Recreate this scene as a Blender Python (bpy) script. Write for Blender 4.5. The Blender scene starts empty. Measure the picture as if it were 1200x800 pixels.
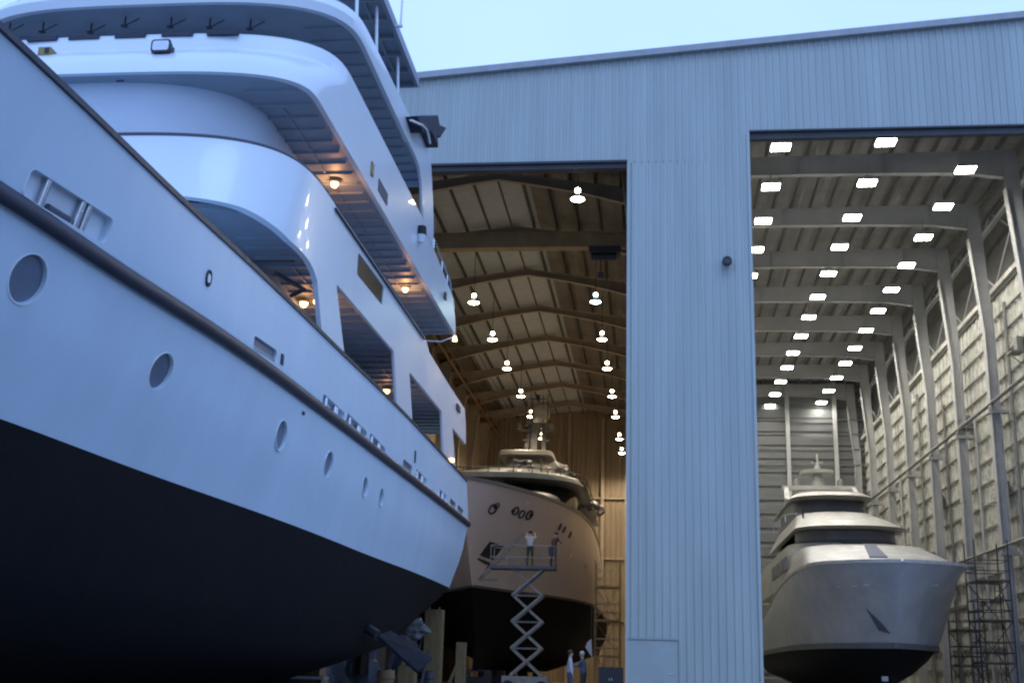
import bpy, bmesh, math, random
from mathutils import Vector, Matrix
from mathutils.bvhtree import BVHTree
random.seed(7)
sc = bpy.context.scene
# ------------------------------------------------------------------ camera
CAM = Vector((0, 0, 1.0)); F = 1394.0
RX = ((0.99314766, 0.00255589, 0.11683828), (0.11325408, -0.26769146, -0.95682537), (0.02883107, 0.9635013, -0.26614661))
RM = Matrix(RX)
cd = bpy.data.cameras.new('camera'); cam = bpy.data.objects.new('camera', cd)
sc.collection.objects.link(cam); sc.camera = cam
cd.sensor_width = 36; cd.lens = F / 1200 * 36; cd.clip_end = 3000; cd.clip_start = 0.1
cam.matrix_world = Matrix.Translation(CAM) @ RM.to_4x4()
# ------------------------------------------------------------------ world
W = bpy.data.worlds.new('World'); sc.world = W; W.use_nodes = True
nt = W.node_tree; nt.nodes.clear()
sky = nt.nodes.new('ShaderNodeTexSky'); sky.sky_type = 'NISHITA'; sky.sun_disc = False
sky.sun_elevation = math.radians(4); sky.sun_rotation = math.radians(160); sky.ozone_density = 4; sky.dust_density = 2
co = nt.nodes.new('ShaderNodeTexCoord')
nz = nt.nodes.new('ShaderNodeTexNoise'); nz.inputs['Scale'].default_value = 1.6; nz.inputs['Detail'].default_value = 5
cr = nt.nodes.new('ShaderNodeValToRGB')
cr.color_ramp.elements[0].position = 0.3; cr.color_ramp.elements[0].color = (4.6, 7.2, 14.2, 1)
cr.color_ramp.elements[1].position = 0.75; cr.color_ramp.elements[1].color = (5.7, 8.5, 15.8, 1)
mx = nt.nodes.new('ShaderNodeMix'); mx.data_type = 'RGBA'; mx.inputs[0].default_value = 0.88
bg = nt.nodes.new('ShaderNodeBackground'); bg.inputs['Strength'].default_value = 0.12
ow = nt.nodes.new('ShaderNodeOutputWorld')
L = nt.links.new
L(co.outputs['Generated'], nz.inputs['Vector']); L(nz.outputs['Fac'], cr.inputs[0])
L(sky.outputs[0], mx.inputs['A']); L(cr.outputs[0], mx.inputs['B']); L(mx.outputs['Result'], bg.inputs[0]); L(bg.outputs[0], ow.inputs[0])
sl = bpy.data.lights.new('sun', 'SUN'); sl.energy = 0.5; sl.angle = math.radians(25); sl.color = (0.62, 0.82, 1.0)
so = bpy.data.objects.new('sun', sl); sc.collection.objects.link(so)
so.rotation_euler = (math.radians(38), 0, math.radians(22)); so.location = (0, -20, 40)
sc.view_settings.view_transform = 'Standard'; sc.view_settings.look = 'None'
sc.view_settings.exposure = 0.0; sc.view_settings.gamma = 1.0; sc.view_settings.use_curve_mapping = False
sc.render.engine = 'CYCLES'; sc.cycles.filter_width = 2.2
COL = sc.collection
PI = math.pi
# ------------------------------------------------------------------ helpers
def at(px, py, ax, val):
    d = RM @ Vector((px - 600, 400 - py, -F)); i = 'XYZ'.index(ax)
    return CAM + d * ((val - CAM[i]) / d[i])
def mat(name, col, rough=0.5, metal=0.0, spec=0.5, noise=0.0, nscale=2.0, bump=0.0, bscale=20.0, emit=None, estr=0, stretch=(1,1,1), col2=None, alpha=None, trans=0, coat=0):
    m = bpy.data.materials.new(name); m.use_nodes = True; n = m.node_tree; b = n.nodes['Principled BSDF']
    b.inputs['Base Color'].default_value = (*col, 1); b.inputs['Roughness'].default_value = rough; b.inputs['Metallic'].default_value = metal
    b.inputs['Specular IOR Level'].default_value = spec; b.inputs['Coat Weight'].default_value = coat
    if trans: b.inputs['Transmission Weight'].default_value = trans
    if alpha is not None: b.inputs['Alpha'].default_value = alpha
    if emit: b.inputs['Emission Color'].default_value = (*emit, 1); b.inputs['Emission Strength'].default_value = estr
    if noise or bump:
        tc = n.nodes.new('ShaderNodeTexCoord'); mp = n.nodes.new('ShaderNodeMapping'); mp.inputs['Scale'].default_value = stretch
        n.links.new(tc.outputs['Object'], mp.inputs[0])
    if noise:
        t = n.nodes.new('ShaderNodeTexNoise'); t.inputs['Scale'].default_value = nscale; t.inputs['Detail'].default_value = 6; t.inputs['Roughness'].default_value = 0.65
        r = n.nodes.new('ShaderNodeValToRGB'); c2 = col2 or tuple(c * (1 - noise) for c in col)
        r.color_ramp.elements[0].position = 0.32; r.color_ramp.elements[0].color = (*c2, 1)
        r.color_ramp.elements[1].position = 0.68; r.color_ramp.elements[1].color = (*col, 1)
        n.links.new(mp.outputs[0], t.inputs['Vector']); n.links.new(t.outputs['Fac'], r.inputs[0]); n.links.new(r.outputs[0], b.inputs['Base Color'])
        mr = n.nodes.new('ShaderNodeMapRange'); mr.inputs['To Min'].default_value = min(1, rough + .05); mr.inputs['To Max'].default_value = max(0, rough - .03)
        n.links.new(t.outputs['Fac'], mr.inputs['Value']); n.links.new(mr.outputs[0], b.inputs['Roughness'])
    if bump:
        t2 = n.nodes.new('ShaderNodeTexNoise'); t2.inputs['Scale'].default_value = bscale; t2.inputs['Detail'].default_value = 4
        bp = n.nodes.new('ShaderNodeBump'); bp.inputs['Strength'].default_value = bump; bp.inputs['Distance'].default_value = 0.05
        n.links.new(mp.outputs[0], t2.inputs['Vector']); n.links.new(t2.outputs['Fac'], bp.inputs['Height']); n.links.new(bp.outputs[0], b.inputs['Normal'])
    return m
M = {}
M['hull'] = mat('hull_paint', (.56, .70, .80), .40, noise=.10, nscale=.9, stretch=(1, .8, .22))
M['super'] = mat('superstructure_paint', (.68, .75, .80), .3, noise=.04, nscale=.5, coat=.25)
M['soffit'] = mat('shaded_white', (.32, .375, .43), .5, noise=.15, nscale=1.2)  # superstructure white darkened, shade under the decks put into the colour
M['bottom'] = mat('antifouling', (.0035, .0045, .007), .75, spec=.14, noise=.5, nscale=.8, bump=.3, bscale=3, col2=(.008, .0075, .008))
M['navy'] = mat('navy_rubber', (.016, .022, .045), .45, noise=.3, nscale=3, bump=.1, bscale=6)
M['glass'] = mat('dark_glass', (.015, .02, .025), .06, spec=.7)
M['warmglass'] = mat('amber_glass', (.10, .075, .04), .12, noise=.4, nscale=3)
M['steel'] = mat('stainless_steel', (.62, .65, .68), .22, metal=1, noise=.15, nscale=9)
M['dark'] = mat('dark_metal', (.025, .028, .035), .5, noise=.3, nscale=8)
M['black'] = mat('black_rubber', (.01, .01, .012), .7, noise=.3, nscale=8)
M['shadewall'] = mat('shaded_wall_white', (.58, .66, .74), .4, noise=.05, nscale=.5)  # superstructure white toned down, shade under the overhang put into the colour
M['port'] = mat('port_recess', (.34, .37, .40), .4, noise=.2, nscale=5)
M['yellow'] = mat('yellow_plastic', (.30, .22, .08), .5, noise=.2, nscale=12)
M['portglass'] = mat('port_glass', (.15, .19, .25), .3, spec=.6, noise=.3, nscale=1.5)
M['paneR'] = mat('grey_blue_glass', (.17, .18, .20), .4, spec=.6, noise=.4, nscale=1.2)
M['finpad'] = mat('fin_primer', (.022, .026, .034), .9, spec=.08, noise=.45, nscale=4)
M['warmlamp'] = mat('warm_lamp', (1, .8, .5), .4, emit=(1, .52, .2), estr=9)
M['tarp'] = mat('navy_tarp', (.02, .028, .055), .7, noise=.35, nscale=5, bump=.5, bscale=7)
M['clad'] = mat('pale_cladding', (.415, .475, .455), .42, noise=.17, nscale=.5, stretch=(2.2, 1, .18), bump=.02, bscale=3)
M['trim'] = mat('grey_trim', (.36, .39, .41), .5, noise=.2, nscale=2)
M['door'] = mat('pale_door', (.37, .43, .42), .45, noise=.12, nscale=1.2)
M['header'] = mat('dark_header', (.05, .055, .06), .6, noise=.3, nscale=1)
M['frameR'] = mat('grey_steel_frame', (.42, .42, .41), .55, noise=.22, nscale=.8, bump=.05)
M['roofR'] = mat('metal_roof_deck', (.33, .32, .30), .5, noise=.22, nscale=.5, stretch=(1, 3, 1))
M['purlinR'] = mat('purlin_steel', (.17, .17, .165), .6, noise=.3, nscale=2)
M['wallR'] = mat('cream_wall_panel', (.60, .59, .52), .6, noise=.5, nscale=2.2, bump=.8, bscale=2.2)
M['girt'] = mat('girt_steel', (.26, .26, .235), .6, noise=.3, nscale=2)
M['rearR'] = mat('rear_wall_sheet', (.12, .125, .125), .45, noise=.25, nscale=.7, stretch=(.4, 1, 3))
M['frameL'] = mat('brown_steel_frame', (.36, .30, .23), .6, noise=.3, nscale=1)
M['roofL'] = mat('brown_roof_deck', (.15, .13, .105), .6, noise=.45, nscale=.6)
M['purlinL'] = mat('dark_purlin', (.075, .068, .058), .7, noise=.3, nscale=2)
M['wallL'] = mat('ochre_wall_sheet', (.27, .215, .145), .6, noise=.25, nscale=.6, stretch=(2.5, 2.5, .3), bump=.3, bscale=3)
M['crane'] = mat('crane_yellow', (.40, .27, .12), .5, noise=.35, nscale=1.5)
M['concrete'] = mat('concrete', (.33, .325, .31), .75, noise=.4, nscale=.35, bump=.2, bscale=2)
M['asphalt'] = mat('yard_concrete', (.21, .215, .22), .85, noise=.4, nscale=.6, bump=.3, bscale=5)
M['flood'] = mat('flood_lens', (1, 1, 1), .4, emit=(1, .97, .88), estr=55)
M['bell'] = mat('bell_lens', (1, .9, .75), .4, emit=(1, .86, .62), estr=38)
M['bellcool'] = mat('bell_lens_cool', (.9, 1, 1), .4, emit=(.72, 1, .98), estr=30)
M['galv'] = mat('galvanised_case', (.4, .41, .42), .45, metal=.7, noise=.2, nscale=9)
M['hullL'] = mat('fairing_primer', (.80, .74, .75), .25, metal=.2, spec=.7, noise=.05, nscale=.35, coat=.3)
M['greywrap'] = mat('grey_wrap', (.13, .135, .135), .5, noise=.3, nscale=1.5, bump=.5, bscale=2)
M['cream'] = mat('cream_paint', (.19, .19, .175), .4, noise=.15, nscale=1)
M['hullR'] = mat('wrapped_hull', (.42, .43, .44), .33, noise=.35, nscale=.7, bump=1.0, bscale=.9, col2=(.30, .32, .35))
M['film'] = mat('shrink_film', (.46, .45, .42), .4, noise=.4, nscale=1.4, bump=.35, bscale=1.3, stretch=(1, 1, 2))
M['bluetape'] = mat('blue_grey_cover', (.055, .08, .16), .6, noise=.4, nscale=9)
M['wood'] = mat('timber', (.17, .12, .045), .75, noise=.45, nscale=3, stretch=(3, 3, .6), bump=.3, bscale=9)
M['greypad'] = mat('grey_pad', (.085, .095, .115), .6, noise=.3, nscale=3)
M['lift'] = mat('lift_paint', (.26, .25, .235), .5, noise=.4, nscale=4)
M['scaff'] = mat('scaffold_tube', (.06, .06, .06), .5, metal=.3, noise=.3, nscale=5)
M['plank'] = mat('scaffold_plank', (.24, .20, .14), .8, noise=.4, nscale=4)
M['skin'] = mat('skin', (.42, .27, .20), .55, noise=.1, nscale=8)
M['white_cloth'] = mat('white_cloth', (.40, .43, .46), .8, noise=.15, nscale=9, bump=.3, bscale=12)
M['blue_cloth'] = mat('blue_cloth', (.06, .09, .14), .8, noise=.2, nscale=9, bump=.3, bscale=12)
M['dark_cloth'] = mat('dark_cloth', (.03, .035, .03), .85, noise=.3, nscale=9, bump=.3, bscale=12)
M['green_cloth'] = mat('green_cloth', (.035, .06, .04), .85, noise=.3, nscale=9)
M['red_cloth'] = mat('maroon_cloth', (.10, .035, .04), .85, noise=.3, nscale=9)
M['hair'] = mat('hair', (.03, .022, .016), .7, noise=.3, nscale=20)
M['whitetarp'] = mat('white_sheet', (.42, .47, .52), .6, noise=.15, nscale=3, bump=.5, bscale=4)
M['pipe'] = mat('copper_pipe', (.17, .10, .045), .4, noise=.3, nscale=3)
M['bluemark'] = mat('blue_marking', (.05, .06, .28), .5)

def link(name, me, m=None, parent=None):
    o = bpy.data.objects.new(name, me); COL.objects.link(o)
    if m is not None:
        for x in (m if isinstance(m, (list, tuple)) else [m]): me.materials.append(M[x])
    if parent is not None: o.parent = parent
    return o
def smooth(me, ang=35):
    me.polygons.foreach_set('use_smooth', [True] * len(me.polygons)); me.set_sharp_from_angle(angle=math.radians(ang))
class MB:
    def __init__(s): s.v = []; s.f = []; s.mi = []; s.m = 0
    def add(s, vs, fs):
        k = len(s.v); s.v += [tuple(v) for v in vs]; s.f += [tuple(i + k for i in f) for f in fs]; s.mi += [s.m] * len(fs)
    def box(s, a, b):
        (x0, y0, z0), (x1, y1, z1) = a, b
        s.add([(x0,y0,z0),(x1,y0,z0),(x1,y1,z0),(x0,y1,z0),(x0,y0,z1),(x1,y0,z1),(x1,y1,z1),(x0,y1,z1)],
              [(3,2,1,0),(4,5,6,7),(0,1,5,4),(1,2,6,5),(2,3,7,6),(3,0,4,7)])
    def bar(s, p, q, w, h=None, up=(0,0,1)):
        p = Vector(p); q = Vector(q); h = h or w; d = (q - p).normalized(); u = Vector(up)
        if abs(d.dot(u)) > .98: u = Vector((0, 1, 0))
        a = d.cross(u).normalized() * (w / 2); b = a.cross(d).normalized() * (h / 2)
        vs = [p-a-b, p+a-b, p+a+b, p-a+b, q-a-b, q+a-b, q+a+b, q-a+b]
        s.add(vs, [(3,2,1,0),(4,5,6,7),(0,1,5,4),(1,2,6,5),(2,3,7,6),(3,0,4,7)])
    def tube(s, pts, r, n=8, caps=True):
        pts = [Vector(p) for p in pts]; rings = []; ref = None
        rr = r if isinstance(r, (list, tuple)) else [r] * len(pts)
        for i, p in enumerate(pts):
            d = (pts[min(i+1, len(pts)-1)] - pts[max(i-1, 0)]).normalized()
            if ref is None: ref = Vector((0,0,1)) if abs(d.z) < .9 else Vector((1,0,0))
            a = d.cross(ref).normalized(); ref = a.cross(d).normalized()
            rings.append([p + (a * math.cos(2*PI*k/n) + ref * math.sin(2*PI*k/n)) * rr[i] for k in range(n)])
        s.rings(rings, caps)
    def rings(s, rings, caps=True, closed=True):
        n = len(rings[0]); vs = [v for r in rings for v in r]; fs = []
        for i in range(len(rings) - 1):
            for k in range(n if closed else n - 1):
                k2 = (k + 1) % n; fs.append((i*n+k, i*n+k2, (i+1)*n+k2, (i+1)*n+k))
        if caps: fs += [tuple(range(n))[::-1], tuple(range((len(rings)-1)*n, len(rings)*n))]
        s.add(vs, fs)
    def disc(s, c, nrm, r, depth, n=24):
        c = Vector(c); nrm = Vector(nrm).normalized(); s.tube([c, c + nrm * depth], r, n)
    def build(s, name, m, parent=None, sm=None, fix=True):
        me = bpy.data.meshes.new(name); me.from_pydata(s.v, [], s.f); me.update()
        if fix:
            bm = bmesh.new(); bm.from_mesh(me); bmesh.ops.recalc_face_normals(bm, faces=bm.faces); bm.to_mesh(me); bm.free()
        if len(set(s.mi)) > 1: me.polygons.foreach_set('material_index', s.mi)
        if sm: smooth(me, sm)
        return link(name, me, m, parent)
def empty(name, loc=(0,0,0), label=None, cat=None, group=None):
    o = bpy.data.objects.new(name, None); COL.objects.link(o); o.location = loc
    if label: tag(o, label, cat, group)
    return o
def tag(o, label, cat, group=None, kind=None):
    if label: o['label'] = label
    if cat: o['category'] = cat
    if group: o['group'] = group
    if kind: o['kind'] = kind
    return o
def copy_tree(o, parent=None):
    c = o.copy(); COL.objects.link(c)
    if parent is not None: c.parent = parent
    for ch in list(o.children): copy_tree(ch, c)
    return c
def interp(tab, x):
    if x <= tab[0][0]: return tab[0][1]
    for (a, b), (c, d) in zip(tab[:-1], tab[1:]):
        if x <= c: return b + (d - b) * (x - a) / (c - a)
    return tab[-1][1]
def sinterp(tab, x):   # monotone-ish smooth (catmull-rom)
    n = len(tab)
    if x <= tab[0][0]: return tab[0][1]
    if x >= tab[-1][0]: return tab[-1][1]
    for i in range(n - 1):
        if x <= tab[i+1][0]:
            x0, y0 = tab[i]; x1, y1 = tab[i+1]; h = x1 - x0; t = (x - x0) / h
            m0 = (y1 - tab[i-1][1]) / (x1 - tab[i-1][0]) if i > 0 else (y1 - y0) / h
            m1 = (tab[i+2][1] - y0) / (tab[i+2][0] - x0) if i < n - 2 else (y1 - y0) / h
            return (2*t**3-3*t*t+1)*y0 + (t**3-2*t*t+t)*h*m0 + (-2*t**3+3*t*t)*y1 + (t**3-t*t)*h*m1
def superell(xc, yf, hw, depth, n, yb, N=15, side=14):
    """plan outline of a deck: blunt rounded front at yf, straight sides to yb; starboard -> port"""
    half = []
    for k in range(N + 1):
        a = (PI / 2) * k / N
        half.append((hw * math.sin(a) ** (2 / n), yf + depth * (1 - math.cos(a) ** (2 / n))))
    for k in range(1, side + 1): half.append((hw, yf + depth + (yb - yf - depth) * k / side))
    return [(xc - x, y) for x, y in reversed(half)] + [(xc + x, y) for x, y in half[1:]]
def plate(name, outer, holes, axis, val, thick, m, parent=None, bev=0.0):
    """flat panel with holes; outer/holes are lists of (a,b) in the panel's plane"""
    cu = bpy.data.curves.new(name, 'CURVE'); cu.dimensions = '2D'; cu.fill_mode = 'BOTH'; cu.extrude = thick / 2
    cu.bevel_depth = bev
    for poly in [outer] + holes:
        sp = cu.splines.new('POLY'); sp.points.add(len(poly) - 1); sp.use_cyclic_u = True
        for i, (a, b) in enumerate(poly): sp.points[i].co = (a, b, 0, 1)
    o = bpy.data.objects.new(name, cu); COL.objects.link(o)
    dg = bpy.context.evaluated_depsgraph_get(); me = bpy.data.meshes.new_from_object(o.evaluated_get(dg))
    bpy.data.objects.remove(o); bpy.data.curves.remove(cu)
    me.name = name
    # local (a,b,c) -> world
    for v in me.vertices:
        a, b, c = v.co
        v.co = {'X': (val + c, a, b), 'Y': (a, val + c, b), 'Z': (a, b, val + c)}[axis]
    bm = bmesh.new(); bm.from_mesh(me); bmesh.ops.remove_doubles(bm, verts=bm.verts, dist=1e-4)
    bmesh.ops.recalc_face_normals(bm, faces=bm.faces); bm.to_mesh(me); bm.free()
    me.materials.clear()
    return link(name, me, m, parent)
def boolean_cut(o, cutter):
    md = o.modifiers.new('cut', 'BOOLEAN'); md.object = cutter; md.operation = 'DIFFERENCE'; md.solver = 'EXACT'
    dg = bpy.context.evaluated_depsgraph_get(); dg.update()
    me = bpy.data.meshes.new_from_object(o.evaluated_get(dg)); o.modifiers.clear()
    o.data = me; bpy.data.objects.remove(cutter)
    return o
def rounded(a0, b0, a1, b1, r, n=5):
    pts = []
    for (cx, cy, s) in ((a1 - r, b1 - r, 0), (a0 + r, b1 - r, 1), (a0 + r, b0 + r, 2), (a1 - r, b0 + r, 3)):
        for k in range(n + 1):
            t = (s + k / n) * PI / 2; pts.append((cx + r * math.cos(t), cy + r * math.sin(t)))
    return pts
def round_poly(poly, r, n=4):
    out = []; N = len(poly)
    for i in range(N):
        p = Vector(poly[i]); a = Vector(poly[i-1]); b = Vector(poly[(i+1) % N])
        da = (a - p); db = (b - p); ra = min(r, da.length * .45); rb = min(r, db.length * .45)
        s = p + da.normalized() * ra; e = p + db.normalized() * rb
        for k in range(n + 1):
            t = k / n; q = s * (1-t)**2 + p * 2*t*(1-t) + e * t*t; out.append((q.x, q.y))
    return out

# ================================================================== SETTING
g = MB(); N = 24; xs = [-700 + 1400 * i / N for i in range(N + 1)]; ys = [-300 + 1500 * i / N for i in range(N + 1)]
g.add([(x, y, 0) for y in ys for x in xs], [(j*(N+1)+i, j*(N+1)+i+1, (j+1)*(N+1)+i+1, (j+1)*(N+1)+i) for j in range(N) for i in range(N)])
tag(g.build('ground', 'asphalt'), None, None, kind='structure')
g = MB(); g.add([(-19, 47.6, .004), (38, 47.6, .004), (38, 121, .004), (-19, 121, .004)], [(0,1,2,3)])
tag(g.build('floor', 'concrete'), None, None, kind='structure')

# ================================================================== BOAT SHED
FY = 48.0
shed = empty('boat_shed', (1.6, FY, 0), 'huge pale ribbed metal boat shed with two tall lit door openings', 'building')
shed_off = -Vector(shed.location)
def S(o):   # children keep world coordinates
    o.location = shed_off; return o
def roof_z(x):   # outer front parapet: rises to a ridge right of the frame
    return 26.7 + (x + 10.5) * .0785 if x < 24 else 26.7 + 34.5 * .0785 - (x - 24) * .0785
LDX0, LDX1, LDZ = -15.6, -1.05, 22.42
RDX0, RDX1, RDZ = 4.2, 30.0, 23.70
def corr(mb, x0, x1, z0f, z1f, y, pitch=.305, dep=.045, face=-1):
    """ribbed sheet in the XZ plane with its real rib profile"""
    n = max(1, round((x1 - x0) / pitch)); p = (x1 - x0) / n; prof = []
    for i in range(n):
        x = x0 + i * p
        prof += [(x, 0), (x + p * .58, 0), (x + p * .68, dep), (x + p * .90, dep)]
    prof.append((x1, 0)); vs = []
    for x, d in prof: vs += [(x, y + face * d, z0f(x)), (x, y + face * d, z1f(x))]
    mb.add(vs, [(2*i, 2*i+2, 2*i+3, 2*i+1) for i in range(len(prof) - 1)])
f = MB(); k = lambda z: (lambda x: z)
corr(f, -22, LDX0, k(0), k(LDZ), FY)
corr(f, LDX1, RDX0, k(0), k(LDZ), FY)
corr(f, RDX1, 38, k(0), k(LDZ), FY)
corr(f, -22, RDX0, k(LDZ), roof_z, FY)
corr(f, RDX0, RDX1, k(RDZ), roof_z, FY)
corr(f, RDX1, 38, k(LDZ), roof_z, FY)
# return sides of the door jambs
for x in (LDX0, LDX1, RDX0, RDX1):
    z1 = LDZ if x in (LDX0, LDX1) else RDZ
    f.add([(x, FY, 0), (x, FY + .5, 0), (x, FY + .5, z1), (x, FY, z1)], [(0,1,2,3)])
fw = S(f.build('front_wall', 'clad', shed, fix=False))
f = MB()
for x0, x1 in ((-22.2, 24), (24, 38.2)):
    a, b = Vector((x0, FY - .12, roof_z(x0) + .06)), Vector((x1, FY - .12, roof_z(x1) + .06))
    f.bar(a, b, .34, .30)
S(f.build('roof_trim', 'trim', shed))
f = MB(); f.box((LDX0, FY + .02, LDZ - .24), (LDX1, FY + .5, LDZ - .003)); f.bar((LDX0, FY - .06, LDZ + .03), (LDX1, FY - .06, LDZ + .03), .1, .10)
S(f.build('door_header', 'header', shed))
f = MB(); f.box((RDX0, FY + .02, RDZ - .30), (RDX1, FY + .3, RDZ - .003)); f.bar((RDX0, FY - .06, RDZ + .02), (RDX1, FY - .06, RDZ + .02), .1, .08)
S(f.build('door_header', 'header', shed))
f = MB(); z1, z0 = LDZ, 0
for x in (LDX1 + .06, RDX0 - .06): f.bar((x, FY - .07, 0), (x, FY - .07, LDZ + (1.28 if x > 0 else 0)), .12, .06, up=(0, 1, 0))
S(f.build('jamb_trim', 'clad', shed))
# small personnel door let into the pillar
f = MB(); f.box((-.93, FY - .10, 0), (.98, FY - .055, 2.28)); dleaf = S(f.build('personnel_door', 'door', shed))
f = MB(); f.bar((-.97, FY - .09, 2.34), (1.04, FY - .09, 2.34), .09, .07); f.bar((1.02, FY - .09, 0), (1.02, FY - .09, 2.3), .06, .09, up=(0, 1, 0))
f.build('door_frame', 'trim', dleaf)
f = MB(); f.tube([(.75, FY - .1, 1.05), (.75, FY - .17, 1.05), (.62, FY - .17, 1.05)], .012); f.build('handle', 'steel', dleaf)
# roofs -------------------------------------------------
def roof_in(xl, xr, xm, zr, ze):
    return lambda x: zr - (zr - ze) * abs(x - xm) / (xm - xl if x < xm else xr - xm)
XLl, XLr = -17.0, -.55
XRl, XRr = 3.3, 19.0
zL = roof_in(XLl, XLr, -8.2, 26.7, 25.55)
zR = lambda x: 26.7 + (x - XRl) * .012
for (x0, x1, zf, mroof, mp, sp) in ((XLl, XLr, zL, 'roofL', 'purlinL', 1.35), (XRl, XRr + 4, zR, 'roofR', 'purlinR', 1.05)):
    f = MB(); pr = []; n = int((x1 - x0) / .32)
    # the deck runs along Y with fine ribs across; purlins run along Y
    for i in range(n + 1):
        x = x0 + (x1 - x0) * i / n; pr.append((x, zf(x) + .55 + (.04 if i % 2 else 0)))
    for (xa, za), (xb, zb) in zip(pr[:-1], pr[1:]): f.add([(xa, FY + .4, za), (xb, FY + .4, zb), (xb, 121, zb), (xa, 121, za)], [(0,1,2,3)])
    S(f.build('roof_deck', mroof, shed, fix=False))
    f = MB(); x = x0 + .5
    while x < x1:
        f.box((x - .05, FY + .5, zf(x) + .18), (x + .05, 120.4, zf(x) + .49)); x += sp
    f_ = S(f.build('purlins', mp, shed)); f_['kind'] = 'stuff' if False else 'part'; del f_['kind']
# steel frames
def frameL(y):
    f = MB(); xm = -8.2
    for (xa, xb) in ((XLl, xm), (xm, XLr)):
        n = 6
        for i in range(n):
            a = xa + (xb - xa) * i / n; b = xa + (xb - xa) * (i + 1) / n
            def dp(x): e = abs(x - xm) / 8.5; return .42 + .75 * e ** 2.2
            za, zb = zL(a) + .16, zL(b) + .16
            f.add([(a, y, za), (b, y, zb), (b, y, zb - dp(b)), (a, y, za - dp(a))], [(0,1,2,3)])
            f.bar((a, y, za - dp(a)), (b, y, zb - dp(b)), .30, .04); f.bar((a, y, za - .02), (b, y, zb - .02), .30, .04)
    return f
def framecol(x, y, ztop, w, inward):
    f = MB(); d0, d1 = w, w * 1.9
    xi0 = x + inward * d0; xi1 = x + inward * d1
    zs = ztop - 1.4
    f.add([(x, y, 0), (xi0, y, 0), (xi0, y, zs - 4), (xi1, y, zs), (xi1, y, ztop), (x, y, ztop)], [(0,1,2,3,4,5)])
    f.bar((xi0, y, 0), (xi0, y, zs - 4), .34, .05, up=(1, 0, 0)); f.bar((xi0, y, zs - 4), (xi1, y, zs), .34, .05, up=(1, 0, 0)); f.bar((x, y, 0), (x, y, ztop), .34, .05, up=(1, 0, 0))
    return f
for y in (51.0, 59.0, 67.0, 75.0, 83.2, 91.2, 99.2, 107.2, 115.2):
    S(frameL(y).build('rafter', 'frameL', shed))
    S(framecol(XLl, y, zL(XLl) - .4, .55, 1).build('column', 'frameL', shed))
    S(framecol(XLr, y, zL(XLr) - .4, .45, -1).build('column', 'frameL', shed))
CY = [50.5 + 7.22 * i for i in range(9)]
for y in CY:
    f = MB(); xa, xb = XRl, 17.52; n = 8
    for i in range(n):
        a = xa + (xb - xa) * i / n; b = xa + (xb - xa) * (i + 1) / n
        dp = lambda x: 1.05 + .25 * ((x - xa) / (xb - xa)) ** 2 + (.45 * max(0, (x - 15) / 3.5) ** 2)
        za, zb = zR(a) + .16, zR(b) + .16
        f.add([(a, y, za), (b, y, zb), (b, y, zb - dp(b)), (a, y, za - dp(a))], [(0,1,2,3)])
        f.bar((a, y, za - dp(a)), (b, y, zb - dp(b)), .36, .05)
    # stiffener plates and fly braces
    for x in (7.5, 11.8, 15.5): f.box((x - .02, y - .14, zR(x) - .85), (x + .02, y + .14, zR(x) + .1))
    S(f.build('rafter', 'frameR', shed))
    # tapered right-hand column
    f = MB(); x = XRr - .02; zt = zR(17) + .1
    f.add([(18.5, y, 0), (18.05, y, 0), (18.0, y, 19.5), (17.55, y, 24.9), (17.55, y, zt), (18.25, y, zt), (18.5, y, 21)], [(0,1,2,3,4,5,6)])
    for p, q in (((18.05, y, 0), (18.0, y, 19.5)), ((18.0, y, 19.5), (17.55, y, 24.9)), ((18.5, y, 0), (18.5, y, 21))): f.bar(p, q, .52, .05, up=(1, 0, 0))
    f.box((17.9, y - .2, 15.0), (18.9, y + .2, 15.2)); f.box((17.95, y - .2, 7.5), (18.9, y + .2, 7.7)); f.box((18.5, y - .12, 3), (18.9, y + .12, 3.2))
    S(f.build('column', 'frameR', shed))
    S(framecol(XRl, y, zR(XRl) - .6, .5, 1).build('column', 'frameR', shed))
# walls
def ribwall(mb, x, y0, y1, z0, z1, pitch, dep, sgn):
    n = max(1, round((y1 - y0) / pitch)); p = (y1 - y0) / n; prof = []
    for i in range(n):
        y = y0 + i * p; prof += [(y, 0), (y + p * .5, 0), (y + p * .6, dep), (y + p * .9, dep)]
    prof.append((y1, 0)); vs = []
    for y, d in prof: vs += [(x + sgn * d, y, z0), (x + sgn * d, y, z1)]
    mb.add(vs, [(2*i, 2*i+2, 2*i+3, 2*i+1) for i in range(len(prof) - 1)])
f = MB(); ribwall(f, XRr + .02, FY + .5, 108.5, 0, 21.8, .9, .06, -1)
sw = S(f.build('side_wall', 'wallR', shed, fix=False))
f = MB()
for z in (1.8, 3.0, 4.3, 5.6, 6.9, 8.2, 9.5, 10.8, 12.0, 13.2, 14.5, 15.8, 17.0, 18.2, 19.4, 20.5, 21.75): f.box((XRr - .17, FY + .5, z - .045), (XRr - .06, 108.4, z + .045))
f.build('girts', 'girt', sw)
f = MB()   # bright head strip on top of the wall sheeting
f.box((XRr - .35, FY + .5, 21.84), (XRr + .25, 108.4, 22.1)); S(f.build('wall_cap', 'wallR', shed))
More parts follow.
